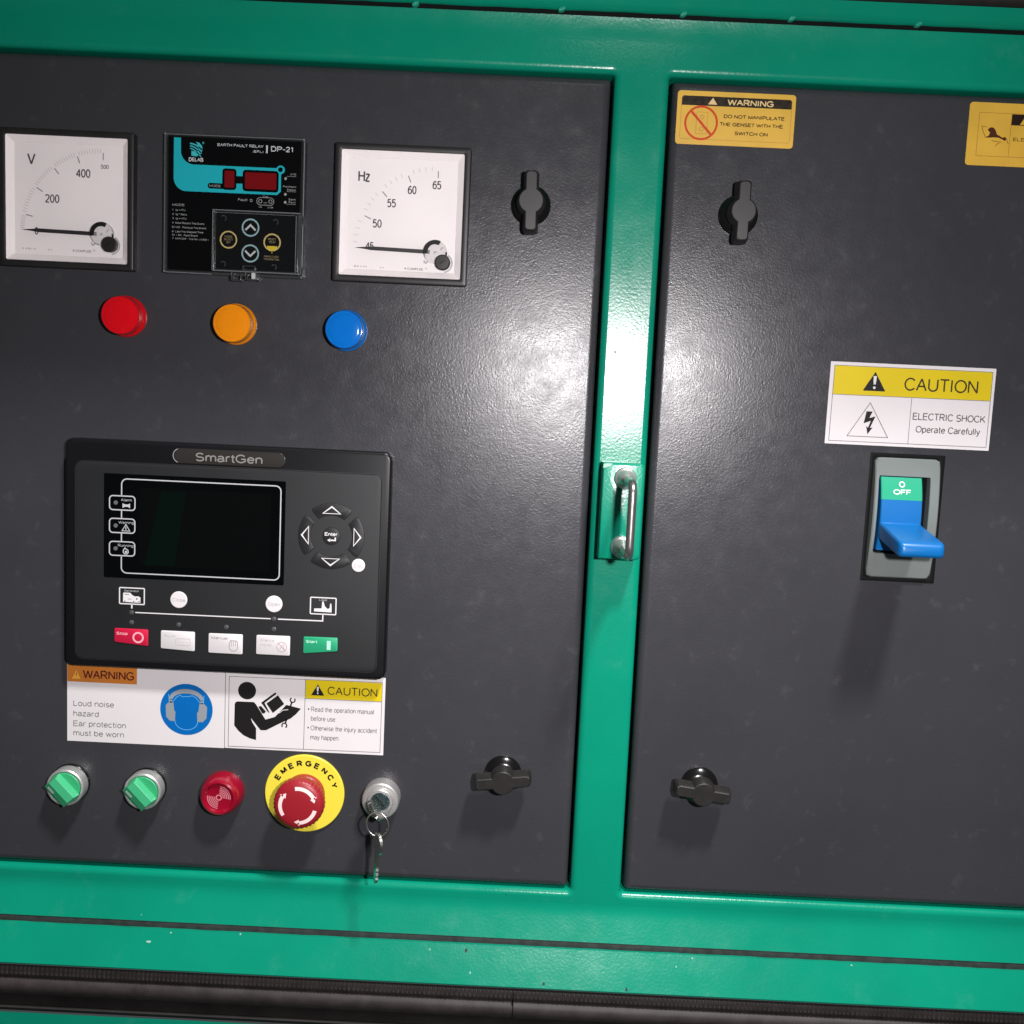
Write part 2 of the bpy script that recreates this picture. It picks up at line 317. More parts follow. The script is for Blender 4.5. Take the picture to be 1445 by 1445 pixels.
    def lathe(s, cx, cy, prof, n=56, rf=None):
        L = []
        for r, z in prof:
            L.append([(cx + max(r, .01) * (rf(i, r, z) if rf else 1) * math.cos(2 * math.pi * i / n), cy + max(r, .01) * (rf(i, r, z) if rf else 1) * math.sin(2 * math.pi * i / n), z) for i in range(n)])
        return s.loft(L)
    def tube(s, path, r, n=14, caps=True):
        loops = []; up = Vector((0.13, 0.21, 0.97)).normalized(); P = [Vector(p) for p in path]
        for i, p in enumerate(P):
            d = (P[min(i + 1, len(P) - 1)] - P[max(i - 1, 0)]).normalized()
            u = up - d * up.dot(d)
            if u.length < 1e-4: u = Vector((1, 0, 0)) - d * d.x
            u.normalize(); up = u; v = d.cross(u)
            rr = r[i] if isinstance(r, (list, tuple)) else r
            loops.append([tuple(p + u * (rr * math.cos(2 * math.pi * k / n)) + v * (rr * math.sin(2 * math.pi * k / n))) for k in range(n)])
        return s.loft(loops, caps, caps)
    def pen(s, polys, wd, z, zf=None):
        """strokes of one pen width; every stroke sits a hair above the one before so that none share a plane"""
        parts_ = []
        for P in polys:
            cur = [P[0]] if P else []
            for i in range(1, len(P)):
                cur.append(P[i])
                if i < len(P) - 1:
                    ax, ay = P[i][0] - P[i - 1][0], P[i][1] - P[i - 1][1]; bx, by = P[i + 1][0] - P[i][0], P[i + 1][1] - P[i][1]
                    if (ax * bx + ay * by) < -0.2 * math.hypot(ax, ay) * math.hypot(bx, by): parts_.append(cur); cur = [P[i]]
            parts_.append(cur)
        for k, P in enumerate(parts_):
            if len(P) < 2: continue
            cl = len(P) > 3 and math.hypot(P[0][0] - P[-1][0], P[0][1] - P[-1][1]) < 1e-3
            i0 = len(s.v); s.stroke(P[:-1] if cl else P, wd, z + .012 * (k % 3), cl)
            if zf: s.v[i0:] = [(x, y, zf(y) + .012 * (k % 3)) for x, y, zz in s.v[i0:]]
        return s
    def text(s, t, x0, x1, yb, cap, z, wt=.115, zf=None):
        """lettering fitted between x0 and x1 on the base line yb; wt is the pen width in cap heights"""
        tot = 0.0; G = []
        for ch in t: G.append((tot, GL[ch][1])); tot += GL[ch][0] + .05
        xs = [ox + x for ox, pl in G for P in pl for x, y in P]; xa, xb = min(xs), max(xs)
        wd = wt * cap; kx = (x1 - x0 - wd) / max(xb - xa, 1e-6); hh = cap - wd
        for n, (ox, pl) in enumerate(G):
            s.pen([[(x0 + wd / 2 + (ox + x - xa) * kx, yb + wd / 2 + y * hh) for x, y in P] for P in pl], wd, z + .004 * (n % 2), zf)
        return s
    def arctext(s, t, cx, cy, r, a0, a1, hgt, wid, z, wt=.2):
        for k, ch in enumerate(t):
            a = R(a0 + (a1 - a0) * k / (len(t) - 1)); adv, pl = GL[ch]; xs = [x for P in pl for x, y in P]; xm = (min(xs) + max(xs)) / 2
            wd = wt * hgt; PP = []
            for P in pl:
                Q = []
                for x, y in P:
                    u = (x - xm) * hgt * wid; q = r + (y - .5) * (hgt - wd)
                    Q.append((cx + q * math.cos(a) + u * math.sin(a), cy + q * math.sin(a) - u * math.cos(a)))
                PP.append(Q)
            s.pen(PP, wd, z)
        return s
def offset(pts, d):
    """offset a CCW polygon outward by d"""
    n = len(pts); out = []
    for i in range(n):
        a, b, c = pts[i - 1], pts[i], pts[(i + 1) % n]
        def nm(p, q):
            l = math.hypot(q[0] - p[0], q[1] - p[1]) or 1; return ((q[1] - p[1]) / l, -(q[0] - p[0]) / l)
        n0 = nm(a, b); n1 = nm(b, c); m = (n0[0] + n1[0], n0[1] + n1[1]); k = max(m[0] * n0[0] + m[1] * n0[1], 0.35)
        out.append((b[0] + m[0] / k * d, b[1] + m[1] / k * d))
    return out
ORG = {}
def thing(name, label, cat, loc, group=None):
    o = bpy.data.objects.new(name, None); COL.objects.link(o); o.empty_display_size = 0.01
    o.location = W(*loc); ORG[o.name] = Vector(loc); tag(o, label, cat, group); return o
def tag(o, label, cat, group=None):
    o['label'] = label; o['category'] = cat
    if group: o['group'] = group
    return o
def part(name, mb, m, parent, origin=None, label=None, smooth=26):
    """links the collected shape as one mesh object under parent (coordinates are panel millimetres)"""
    po = ORG[parent.name] if parent else Vector((0, 0, 0)); og = Vector(origin) if origin else po
    me = bpy.data.meshes.new(name)
    me.from_pydata([((x - og.x) * S, -(z - og.z) * S, (y - og.y) * S) for x, y, z in mb.v], [], mb.f)
    me.validate(); me.materials.append(m); me.shade_smooth(); me.set_sharp_from_angle(angle=R(smooth))
    o = bpy.data.objects.new(name, me); COL.objects.link(o)
    if parent:
        o.parent = parent; d = og - po; o.location = (d.x * S, -d.z * S, d.y * S)
    else: o.location = W(*og)
    ORG[o.name] = og
    if label: o['label'] = label
    return o
CX, CY, CZ = -54.78, 373.62, 750.35
def seen(x, y, z):
    """where a point seen at (x, y) on the door plane really is when it stands z in front of it"""
    k = 1 - z / CZ; return CX + (x - CX) * k, CY + (y - CY) * k

# ------------------------------------------------------------------ green cabinet frame
X0, X1 = -640.0, 560.0
fr = thing('control_cabinet', 'green painted steel generator cabinet with a centre post and two dark grey doors', 'control cabinet', (19, -4, 0))
rb = 4.6
def opening(side, d, z):
    r = 2.2 + d
    if side < 0:
        p = [(X0, -d)] + [(0 - 2.2 + r * math.sin(R(a)), 2.2 - r * math.cos(R(a))) for a in range(0, 91, 15)]
        p += [(0 - 2.2 + r * math.cos(R(a)), 604 - 2.2 + r * math.sin(R(a))) for a in range(0, 91, 15)] + [(X0, 604 + d)]
    else:
        p = [(X1, 604 + d)] + [(38.7 + 2.2 - r * math.sin(R(a)), 604 - 2.2 + r * math.cos(R(a))) for a in range(0, 91, 15)]
        p += [(38.7 + 2.2 - r * math.cos(R(a)), 2.2 - r * math.sin(R(a))) for a in range(0, 91, 15)] + [(X1, -d)]
    return [(x, y, z) for x, y in p]
mb = MB()
yt, ybm = 626.0, -10.0
lp = [p[:2] for p in opening(-1, rb, 0)]; rp_ = [p[:2] for p in opening(1, rb, 0)]
mb.poly([(X0, yt)] + lp[::-1] + [(X0, ybm), (X1, ybm)] + rp_[::-1] + [(X1, yt)], 0)
for sd in (-1, 1):
    loops = []
    for k in range(7):
        t = math.pi / 2 * k / 6; loops.append(opening(sd, rb - rb * math.sin(t), -rb + rb * math.cos(t)))
    loops.append(opening(sd, 0, -30))
    mb.loft(loops, False, False, closed=False)
def profile(pts):       # (seen y, z) -> real y, z
    return [(seen(0, y, z)[1], z) for y, z in pts]
def strip(mb, prof, jit0=0.0, jit1=0.0, step=6.0, x0=X0, x1=X1, flip=False):
    """sheet swept along x through the (y, z) profile; its first and last edge may be ragged"""
    n = int((x1 - x0) / step); xs = [x0 + (x1 - x0) * i / n for i in range(n + 1)]
    js = [0.0, 0.0]; L = []
    for x in xs:
        js[0] = js[0] * .6 + random.uniform(-1, 1) * jit0; js[1] = js[1] * .6 + random.uniform(-1, 1) * jit1
        q = [(x, y + (js[0] if i == 0 else js[1] if i == len(prof) - 1 else 0), z) for i, (y, z) in enumerate(prof)]
        L.append(q)
    for a, b in zip(L, L[1:]):
        i = mb.add(a); j = mb.add(b)
        for k in range(len(prof) - 1):
            f = (i + k, j + k, j + k + 1, i + k + 1); mb.f.append(f[::-1] if flip else f)
    return mb
def bend(y0, steps, k):
    """(y, z) polyline that leaves the flat front at y0 and leans outward; steps are (dy, slope)"""
    y, z = y0, 0.0; out = [(y, z)]
    for dy, sl in steps: y += dy * k; z += dy * sl; out.append((y, z))
    return out
sill = bend(ybm, [(2, .06), (2, .15), (2, .24), (2, .31), (3, .37), (5, .39), (5, .40), (5.0, .40)], -1)      # ragged lower edge, leaning outward
strip(mb, [(sill[-1][0] + .2, sill[-1][1] - 2)] + sill[::-1], jit0=0.55, step=3.5)
brow = bend(yt, [(2, .02), (2, .05), (2, .09), (2, .13), (3, .17), (4, .21), (3.6, .26), (1, .5)], 1)
strip(mb, brow + [(brow[-1][0] + .1, brow[-1][1] - 1.2)], jit1=0.18)
part('front_sheet', mb, GREEN, fr, smooth=50)
# strip below the ragged joint
mb = MB()
strip(mb, [(-68.6, 10), (-68.0, 21.6), (-66.9, 22.1), (-62, 19.9), (-56, 17.2), (-50, 14.5), (-45, 12.2), (-41.2, 10.5), (-41.1, 4)], jit1=0.35, jit0=0.08, step=4)
part('base_rail', mb, GREEN, fr, smooth=30)
mb = MB(); strip(mb, [(-44, 7.6), (-41.2, 8.4), (-38.3, 8.3), (-36, 7.8), (-34, 6)], jit1=.3, step=5)
part('joint_sealant', mb, GAPSTRIP, fr)
# lip above the top joint with the little weld tacks across it
mb = MB(); strip(mb, [(643.9, 3), (644.5, 6.2), (648, 8.8), (654.6, 13.5), (655.0, 12)], jit0=0.15)
part('top_lip', mb, GREEN, fr, smooth=50)
mb = MB(); strip(mb, [(641, 2.6), (645, 3.4), (651, 5)])
part('top_joint_recess', mb, BLACKGAP, fr)
for x, y in ((-142.4, 646.6), (-39.8, 647.6), (45.4, 647.8), (121.1, 648), (209.6, 648)):
    q = seen(x, y - 1.6, 6.0); mb = MB()
    for dx, dy, r in ((0, 0, 1.5), (-1.2, -.6, 1.1), (1.3, .5, 1.2)):
        mb.lathe(q[0] + dx, q[1] + dy, [(r * 1.2, 2.0), (r * 1.15, 5.6), (r, 6.2), (r * .6, 6.7), (0, 6.9)], 12)
    part('weld_tack', mb, WELD, fr)
def lean(y):      # height of the leaning sheets at y
    if y > ybm: return 0.0
    P = sill + [(-41.2, 10.4), (-67.5, 22.2)]
    for (a, za), (b, zb) in zip(P, P[1:]):
        if b <= y <= a: return za + (zb - za) * (a - y) / (a - b)
    return 23.0
def chip(name, x, y, r, m, wide):
    z = 8.0
    for _ in range(6): z = lean(seen(x, y, z)[1])
    q = seen(x, y, z); mb = MB(); sl = .44 if q[1] < -20 else 0
    P = [(q[0] + wide * r * random.uniform(.7, 1.15) * math.cos(R(t)), q[1] + r * random.uniform(.7, 1.25) * math.sin(R(t))) for t in range(0, 360, 40)]
    mb.loft([[(a, b, z - (b - q[1]) * sl - .4) for a, b in P], [(a, b, z - (b - q[1]) * sl + (.42 if sl else .12)) for a, b in P]]); part(name, mb, m, fr)
for x, y, r in ((-77.8, -52.1, 1.3), (-16.7, -76.3, 1.1), (47.8, -77.6, 1.2), (11.0, 410.4, .8), (27.4, 436.5, .7), (-49, -5.2, .5)): chip('paint_chip', x, y, r, CHIP, .85)
for x, y, r, w_ in ((-324, -57.5, .8, 2.6), (-106, -52.6, .5, 1.2), (-74, -70, .8, .6), (-307, -49.4, .5, 1.4), (-253, -47.8, .6, 1), (97, -49.5, .6, 1), (85, -57, .5, 1), (220, -48.6, .5, 1.4), (-330, -36, .3, 1)): chip('pale_fleck', x, y, r, CHIPW, w_)
# unseen overhang, its depth set to keep the ceiling lamp off the panel top
mb = MB(); mb.rplate(X0, 672, X1, 676, 1, 14, 162, 0.8, bot=True)
part('shade_hood', mb, GREEN, fr)
mb = MB(); mb.poly([(X0, -30), (X1, -30), (X1, 640), (X0, 640)], -30)
part('inner_void', mb, BLACKGAP, fr)
# upper rubber edge
sl = thing('rubber_trim', 'dark rubber trim along the top edge above the green lip', 'rubber trim', (100, 662, 14))
mb = MB(); strip(mb, [(654.8, 12), (655.4, 17.5), (660, 20), (668, 19), (671, 13)])
part('trim_strip', mb, RUBBERD, sl, smooth=60)

# rubber door seal at the bottom
rs = thing('rubber_seal', 'dark brown ribbed rubber door seal running along the bottom below the green rail', 'rubber seal', (-40, -90, 0))
prof = profile([(-81.6, 10), (-83.4, 16.5), (-87, 18), (-90.8, 16.8), (-92, 14.6), (-93.5, 16), (-99, 19), (-104.5, 17.5), (-106.2, 13)])
mb = MB(); strip(mb, prof[::-1], jit0=.1); part('ribbed_band', mb, RUBBER, rs, smooth=60)
mb = MB(); k = 0
xx = X0
while xx < X1:
    q0 = seen(0, -83.6, 18.0); q1 = seen(0, -90.2, 18.0)
    wd = random.uniform(1.7, 2.3)
    mb.rplate(xx, q1[1], xx + wd, q0[1], .7, 16, 17.95 + random.uniform(-.15, .12), .6, n=2, seg=2); xx += wd + random.uniform(1.1, 1.6)
part('rib', mb, mat('rubber_rib', (0.040, 0.033, 0.031), 0.6, bump=(3, .4, .2), var=(25, .35)), rs)
prof = profile([(-105.6, 10), (-106.6, 13.2), (-109, 9), (-114.5, 8.2), (-116, 12), (-117.5, 13), (-119.0, 11.5), (-119.6, 4)])
mb = MB(); strip(mb, prof[::-1]); part('lower_lip', mb, RUBBERD, rs, smooth=60)
mb = MB(); q = seen(-39.5, -98, 19); mb.rplate(q[0] - .25, q[1] - 8, q[0] + .25, q[1] + 12, .1, 8, 19.3, 0)
part('joint', mb, BLACKGAP, rs)
sk = thing('lower_skirt', 'green painted sheet showing below the rubber seal at the bottom left corner', 'skirt panel', (-300, -140, 0))
mb = MB(); strip(mb, [(-240, 11.0), (-180, 11.0), (-114, 11.0)]); part('skirt_sheet', mb, GREEN, sk)

# ------------------------------------------------------------------ the two doors and their latches
def door(x0, x1, label):
    mb = MB(); mb.rplate(x0, 1.6, x1, 601.6, 3.0, -26, -1.2, 6.0, n=5, seg=6)
    return part('door', mb, GREY, fr, label=label, smooth=50)
dl = door(X0, -2.2, 'textured dark grey left door')
dr = door(41.4, X1, 'textured dark grey right door')
ZD = -1.2            # door face
def latch_meshes():
    base = MB(); base.lathe(0, 0, [(14.2, 0), (14.2, 1.4), (13.9, 2.4), (13.2, 3.2), (12.2, 4.0), (10.2, 5.6), (9.2, 6.0), (8.6, 6.2), (8.4, 8), (8.2, 11), (0, 11)])
    wing = MB(); N = 64
    def outline(g):
        pts = []
        rc, hw, le = 8.6 + g, 3.9 + g, 20.0 + g
        a = math.asin(hw / rc)
        for q in range(2):
            sgn = 1 - 2 * q
            c = 1.4
            pts += [(hw * sgn, rc * math.cos(a) * sgn), (hw * sgn, (le - c) * sgn), ((hw - c) * sgn, le * sgn), (-(hw - c) * sgn, le * sgn), (-hw * sgn, (le - c) * sgn), (-hw * sgn, rc * math.cos(a) * sgn)]
            for i in range(1, 12):
                t = math.pi / 2 + a + (math.pi - 2 * a) * i / 12
                pts.append((rc * math.cos(t) * sgn, rc * math.sin(t) * sgn))
        return pts
    L = []
    for g, z in ((0.9, 8.6), (1.5, 9.4), (0.5, 19.4), (0.1, 20.2), (-0.5, 20.6)):
        L.append([(x, y, z) for x, y in outline(g)])
    wing.loft(L, True, True)
    return base, wing
lb, lw = latch_meshes()
LATCH = None
def latch(x, y, rot, label):
    """the first call builds the latch, the others copy it with its two parts"""
    global LATCH
    grp = 'black wing latches on the doors'
    if LATCH is None:
        o = thing('wing_latch', label, 'latch', (x, y, ZD), grp)
        for m in (lb, lw): m.v = [(a + x, b + y, c + ZD) for a, b, c in m.v]
        e = part('escutcheon', lb, KNOBBASE, o); wk = part('wing_knob', lw, KNOBBLK, o, smooth=22)
        LATCH = (o, e, wk)
    else:
        o = LATCH[0].copy(); COL.objects.link(o); o.location = W(x, y, ZD); tag(o, label, 'latch', grp)
        e = LATCH[1].copy(); COL.objects.link(e); e.parent = o
        wk = LATCH[2].copy(); COL.objects.link(wk); wk.parent = o
    wk.rotation_euler.y = -R(rot)
latch(-54.9, 511, 1, 'upright black wing latch beside the frequency meter')
latch(-55.8, 90.5, 97, 'black wing latch lying sideways, to the right of the hanging keys')
latch(93.0, 510.7, 0, 'upright black wing latch below the amber warning sticker')
latch(93.2, 89.0, 83, 'black wing latch lying sideways low on the right door')

# ------------------------------------------------------------------ panel meters
def meter(cx, label, unit, ticks, piv, nums):
    t = thing('panel_meter', label, 'meter', (cx, 499.6, 0), 'square black framed panel meters')
    cy = 499.6; h = 48.0; q = 43.4
    mb = MB(); mb.rframe((cx - h, cy - h, cx + h, cy + h), (cx - q, cy - q, cx + q, cy + q), 1.6, 1.2, ZD, 6.2, 0.9, zi=4.5)
    part('bezel', mb, BROWNBEZ, t)
    mb = MB(); i = 4.6; zi = 1.6
    mb.loft([[(x, y, 5.4) for x, y in rrect(cx - q, cy - q, cx + q, cy + q, 1.2)], [(x, y, zi) for x, y in rrect(cx - q + i, cy - q + i, cx + q - i, cy + q - i, 0.5)]], False, True)
    d = part('dial', mb, DIAL, t, smooth=20)
    mb = MB(); px, py = piv
    for a in ticks['major']:
        mb.arc(px, py, 0, 0, 0, 0.001, 0) if False else None
        c, s_ = math.cos(R(a)), math.sin(R(a)); mb.stroke([(px + 51.6 * c, py + 51.6 * s_), (px + 56.6 * c, py + 56.6 * s_)], .62, zi + .1)
    part('scale_mark', mb, GREYINK, d)
    mb = MB()
    for a in ticks['minor']:
        c, s_ = math.cos(R(a)), math.sin(R(a)); mb.stroke([(px + 56.5 * c, py + 56.5 * s_), (px + 59.5 * c, py + 59.5 * s_)], .34, zi + .1)
    part('fine_scale', mb, mat('faint_ink', (0.47, 0.44, 0.435), 0.6), d)
    INKD = mat('dial_ink', (0.05, 0.045, 0.045), 0.6)
    for s_, x, y, wd, hh in nums:
        mb = MB(); mb.text(s_, x - wd / 2, x + wd / 2, y - hh / 2, hh, zi + .1, .135); part('numeral', mb, INKD, d)
    mb = MB(); mb.text(*unit, zi + .1, .14); part('unit_symbol', mb, INKD, d)
    mb = MB()
    mb.prism(circ(px - 21.2, py - 12.3, .9, 3, R(90)), zi, zi + .12); mb.text('COMPLEE', px - 19.8, px - 8.2, py - 13.2, 1.7, zi + .1, .17); mb.stroke(circ(px - 6.3, py - 11.6, .7, 10), .2, zi + .1, True)
    part('maker_mark', mb, mat('dial_small_ink', (0.20, 0.19, 0.19), 0.6), d)
    mb = MB()
    for k in range(5): mb.stroke([(px - 58 + k * 2.1, py - 12.2), (px - 58 + k * 2.1 + random.uniform(.7, 1.5), py - 12.2)], random.uniform(.7, 1.5), zi + .1)
    for k in range(2): mb.stroke([(px - 39.5 + k * 1.8, py - 12.4), (px - 38.5 + k * 1.8, py - 12.4)], .8, zi + .1)
    part('small_print', mb, PALEINK, d)
    # pointer lying on the stop at the bottom of its scale
    mb = MB(); yy = py + .4
    mb.prism([(px - 4, yy - 1.8), (px - 4, yy + .9), (px - 46, yy + 1.6), (px - 50, yy + 1.1), (px - 57.5, yy + .35), (px - 50, yy - .4), (px - 46, yy - 1.0)][::-1], zi + 1.4, zi + 1.9)
    part('pointer', mb, mat('pointer_black', (0.014, 0.012, 0.012), 0.5), t)
    mb = MB()
    mb.lathe(px, py, [(8.2, zi + .2), (8.2, zi + 2.4), (7.2, zi + 3.0), (0, zi + 3.0)], 36)
    cov = part('pivot_cover', mb, CLEARW, t)
    mb = MB(); mb.arc(px, py, 5.3, 8.4, 62, 192, zi + 3.15); mb.arc(px + 1.2, py - 1.2, 6.4, 7.4, -35, 12, zi + 3.15)
    part('cover_crescent', mb, BLACKINK, cov)
    mb = MB(); mb.disc(px + .4, py - .3, .9, zi + 3.2, 12); mb.stroke([(px + 4.2, py + 1.5), (px + 5.8, py + 3.6)], .6, zi + 3.2)
    part('pivot_screw', mb, PALEINK, cov)
    sx, sy = px + 5.6, py - 7.2
    mb = MB(); mb.lathe(sx, sy, [(5.5, zi + .2), (5.5, zi + 3.8), (4.8, zi + 4.4), (0, zi + 4.5)], 32)
    sc_ = part('zero_screw', mb, mat('screw_black', (0.017, 0.013, 0.012), 0.4), t)
    mb = MB(); mb.stroke([(sx - 2.0, sy - 1.4), (sx + 2.0, sy + 1.4)], .7, zi + 4.62); part('screw_slot', mb, BLACKINK, sc_)
    mb = MB(); mb.arc(sx + .3, sy - .3, 5.9, 7.0, -80, 60, zi + 1.4); mb.arc(px - 6.6, py - 7.0, 0.2, 1.5, 120, 400, zi + 1.4)
    part('cover_rim', mb, CLEARRIM, cov)
    mb = MB(); mb.rect(cx - q - .4, cy - q - .4, cx + q + .4, cy + q + .4, 5.6)
    part('window', mb, GLASS, t)
def rng(a, b, n): return [a + (b - a) * i / n for i in range(n + 1)]
maj = [168.3, 147.2, 128.0, 109.0, 90.0]
mn = []
for a, b in zip([180] + maj, maj): mn += rng(a, b, 10)[1:-1]
meter(-384.9, 'square white voltmeter with a V scale running to 500', ('V', -414.6, -408.6, 523.2, 8.0), {'major': maj, 'minor': mn}, (-360.3, 476.9),
      [('400', -374.6, 518.8, 10.4, 6.0), ('200', -396.8, 500.3, 10.4, 6.0), ('500', -359.2, 524.0, 5.6, 2.9), ('0', -408.2, 477.3, 2.6, 5.4)])
maj = [155.6, 134.0, 112.0, 90.0]; mn = []
for a, b in zip([180] + maj, maj): mn += rng(a, b, 5)[1:-1]
meter(-146.5, 'square white frequency meter with an Hz scale from 45 to 65', ('Hz', -178.4, -169.8, 521.8, 7.8), {'major': maj, 'minor': mn}, (-121.6, 475.0),
      [('50', -163.9, 493.3, 6.4, 5.9), ('55', -154.1, 507.9, 6.2, 5.9), ('60', -139.8, 517.7, 6.2, 5.9), ('65', -122.3, 521.8, 6.2, 5.9), ('45', -168.9, 477.4, 6.0, 5.6)])

# ------------------------------------------------------------------ earth fault relay
er = thing('earth_fault_relay', 'black earth fault relay with cyan band and red display windows between the meters', 'relay', (-265.5, 500, 0))
mb = MB(); mb.rplate(-315.0, 451.8, -215.6, 548.6, 2.6, ZD, 5.2, 1.2); part('housing', mb, mat('relay_case', (0.012, 0.0125, 0.013), 0.2), er)
mb = MB(); mb.rplate(-312.4, 454.2, -218.6, 546.4, 1.0, ZD, 5.6, .3); part('face', mb, GLOSSBLK, er)
ZR = 5.8
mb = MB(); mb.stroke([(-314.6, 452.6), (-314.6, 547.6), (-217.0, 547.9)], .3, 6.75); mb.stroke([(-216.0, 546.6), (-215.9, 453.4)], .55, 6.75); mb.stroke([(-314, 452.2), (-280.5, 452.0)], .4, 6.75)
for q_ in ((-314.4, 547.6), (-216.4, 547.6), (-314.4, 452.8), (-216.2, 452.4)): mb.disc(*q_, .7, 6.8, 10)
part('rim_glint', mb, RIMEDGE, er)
mb = MB(); mb.rframe((-315.2, 451.6, -215.4, 548.8), (-313.4, 453.4, -217.2, 547.0), 2.8, 1.4, 4.0, 6.6, .5); part('rim', mb, CLEARRIM, er)
mb = MB()       # cyan band
out = [(-308.6, 545.6)] + [(-308.6 + 9.0 - 9.0 * math.cos(R(a)), 518.2 - 9.2 * math.sin(R(a))) for a in range(0, 91, 10)]
out += [(-235.0, 509.2), (-232.4, 511.6), (-232.4, 526.0), (-234.2, 527.6), (-294.4, 527.6)] + [(-294.4 - 9.2 * math.sin(R(a)), 536.8 - 9.2 * math.cos(R(a))) for a in range(10, 91, 10)] + [(-303.6, 545.6)]
mb.poly(out, ZR); mb.disc(-232.8, 526.6, 3.0, ZR + .04, 20)
part('cyan_band', mb, CYAN, er)
mb = MB()
mb.rect(-274.0, 511.2, -264.0, 525.9, ZR + .12, 2.2); mb.rect(-259.6, 510.8, -234.0, 525.6, ZR + .14, 2.4); mb.rect(-266, 515.8, -258, 521.0, ZR + .16); mb.rect(-284.2, 511.6, -270, 515.4, ZR + .16, 1.6)
mb.disc(-232.9, 526.7, 1.7, ZR + .14, 14)
part('display_surround', mb, GLOSSBLK, er)
mb = MB(); mb.rplate(-272.4, 512.8, -265.4, 524.3, .8, ZR, ZR + .3, 0); part('display_window', mb, REDWIN, er)
mb = MB(); mb.rplate(-257.9, 512.6, -235.6, 523.9, .9, ZR, ZR + .3, 0); part('display_window', mb, REDWIN, er)
mb = MB()
mb.text('EARTH FAULT RELAY', -277.8, -245.2, 541.0, 1.9, ZR, .17); mb.text('(EFL)', -252.6, -245.4, 537.6, 1.6, ZR, .17)
mb.rect(-243.4, 537.6, -242.2, 543.0, ZR); mb.text('DP-21', -239.9, -224.4, 538.9, 3.7, ZR, .17); mb.text('DELAB', -298.0, -287.7, 529.7, 2.7, ZR, .19)
part('title_print', mb, mat('relay_white_ink', (0.52, 0.54, 0.55), 0.45), er)
mb = MB(); T = lambda s_, a, b, y, h=1.25, z=ZR: mb.text(s_, a, b, y, h, z, .16)
mb.text('MODE', -283.2, -275.0, 512.8, 1.5, ZR + .2, .16)
T('MODE', -309.3, -300.6, 498.6, 1.5); T('1  Ig =ITU', -309.3, -300.0, 495.2); T('2  Ig * Secs', -309.3, -298.9, 492.2); T('3  Ig >>ITU', -309.3, -299.2, 489.3)
T('4  Most Recent Trip Event', -309.3, -286.4, 486.2); T('E1~E5 : Previous Trip Event', -309.3, -285.0, 483.2); T('6  Last Trip Elapsed Time', -309.3, -287.0, 480.2)
T('E1 ~ E5 : Fault Event', -309.3, -291.0, 477.75); T('7  kWh Diff : Trip M ( J1000 )', -309.3, -283.4, 475.3)
part('mode_list_print', mb, mat('relay_grey_ink', (0.30, 0.31, 0.31), 0.5), er); mb = MB()
T('Fault', -262.6, -255.9, 504.0, 1.7); mb.stroke(circ(-253.4, 504.6, .8, 12), .35, ZR, True); T('Trip', -245.2, -241.3, 507.2, 1.2)
mb.stroke(rrect(-249.3, 501.8, -237.2, 507.0, 2.5), .35, ZR, True)
for x in (-246.8, -239.6): mb.stroke(circ(x, 504.4, 1.2, 14), .4, ZR, True)
mb.stroke([(-244.4, 503.4), (-242, 503.4)], .3, ZR); T('1#', -248.0, -245.6, 499.8, 1.1); T('2.5#', -241.6, -237.4, 499.8, 1.1)
T('x10', -226.0, -221.8, 523.2, 1.4); T('Pre/Alarm', -230.9, -221.6, 514.7, 1.2); T('Status', -228.0, -221.8, 512.6, 1.2); T('Earth', -226.6, -221.8, 505.9, 1.2); T('Fault', -226.6, -221.8, 504.0, 1.2)
for y in (522.4, 511.9, 503.2): mb.stroke([(-228.2, y), (-221.6, y)], .2, ZR)
for y in (520.8, 509.9, 504.4): mb.disc(-229.1, y, .95, ZR + .03, 12)
part('small_print', mb, mat('relay_grey_ink', (0.30, 0.31, 0.31), 0.5), er)
mb = MB()
for k in range(5):
    off = k * 1.7
    pts = []
    for i in range(9):
        u = i / 8; pts.append((-297.2 + u * (8.6 - off * .25), 541.9 - off * .95 - 4.2 * u * u - u * (0.4 * off)))
    if k < 3: mb.stroke(pts, .95 - k * .12, ZR)
mb.poly([(-296.2, 533.6), (-292.4, 533.2), (-289.6, 535.0), (-288.3, 538.0), (-288.8, 540.6), (-290.6, 542.6), (-293.0, 543.2), (-292, 541.6), (-290.9, 539.4), (-291.3, 537.0), (-293, 536.4), (-296.2, 537.0)], ZR)
mb.stroke(circ(-287.9, 542.6, .6, 10), .3, ZR, True)
part('emblem', mb, mat('pale_cyan_ink', (0.05, 0.46, 0.50), 0.4), er)
mb = MB()
for cx, cy in ((-253.4, 485.8), (-253.3, 467.8)): mb.arc(cx, cy, 5.2, 6.3, 0, 360, ZR, 40)
part('arrow_key_ring', mb, TEALRING, er)
mb = MB(); mb.stroke([(-257.0, 484.0), (-253.4, 487.6), (-249.8, 484.0)], 1.3, ZR); mb.stroke([(-257.0, 469.6), (-253.3, 466.0), (-249.6, 469.6)], 1.3, ZR)
part('arrow_key_mark', mb, MIDINK, er)
mb = MB()
for cx, cy in ((-269.0, 476.7), (-237.8, 476.2)): mb.arc(cx, cy, 5.2, 6.2, 0, 360, ZR, 40)
part('set_key_ring', mb, GOLDRING, er)
mb = MB(); mb.text('MODE', -271.8, -266.2, 478.2, 1.3, ZR); mb.text('SELECT', -272.2, -265.8, 476.2, 1.3, ZR); mb.text('SET', -270.6, -267.4, 474.2, 1.3, ZR); part('set_key_print', mb, mat('brown_gold_ink', (0.36, 0.27, 0.14), 0.5), er); mb = MB()
mb.text('RESET', -240.6, -235.2, 477.6, 1.4, ZR); mb.text('TRIP', -240.4, -235.4, 475.5, 1.4, ZR)
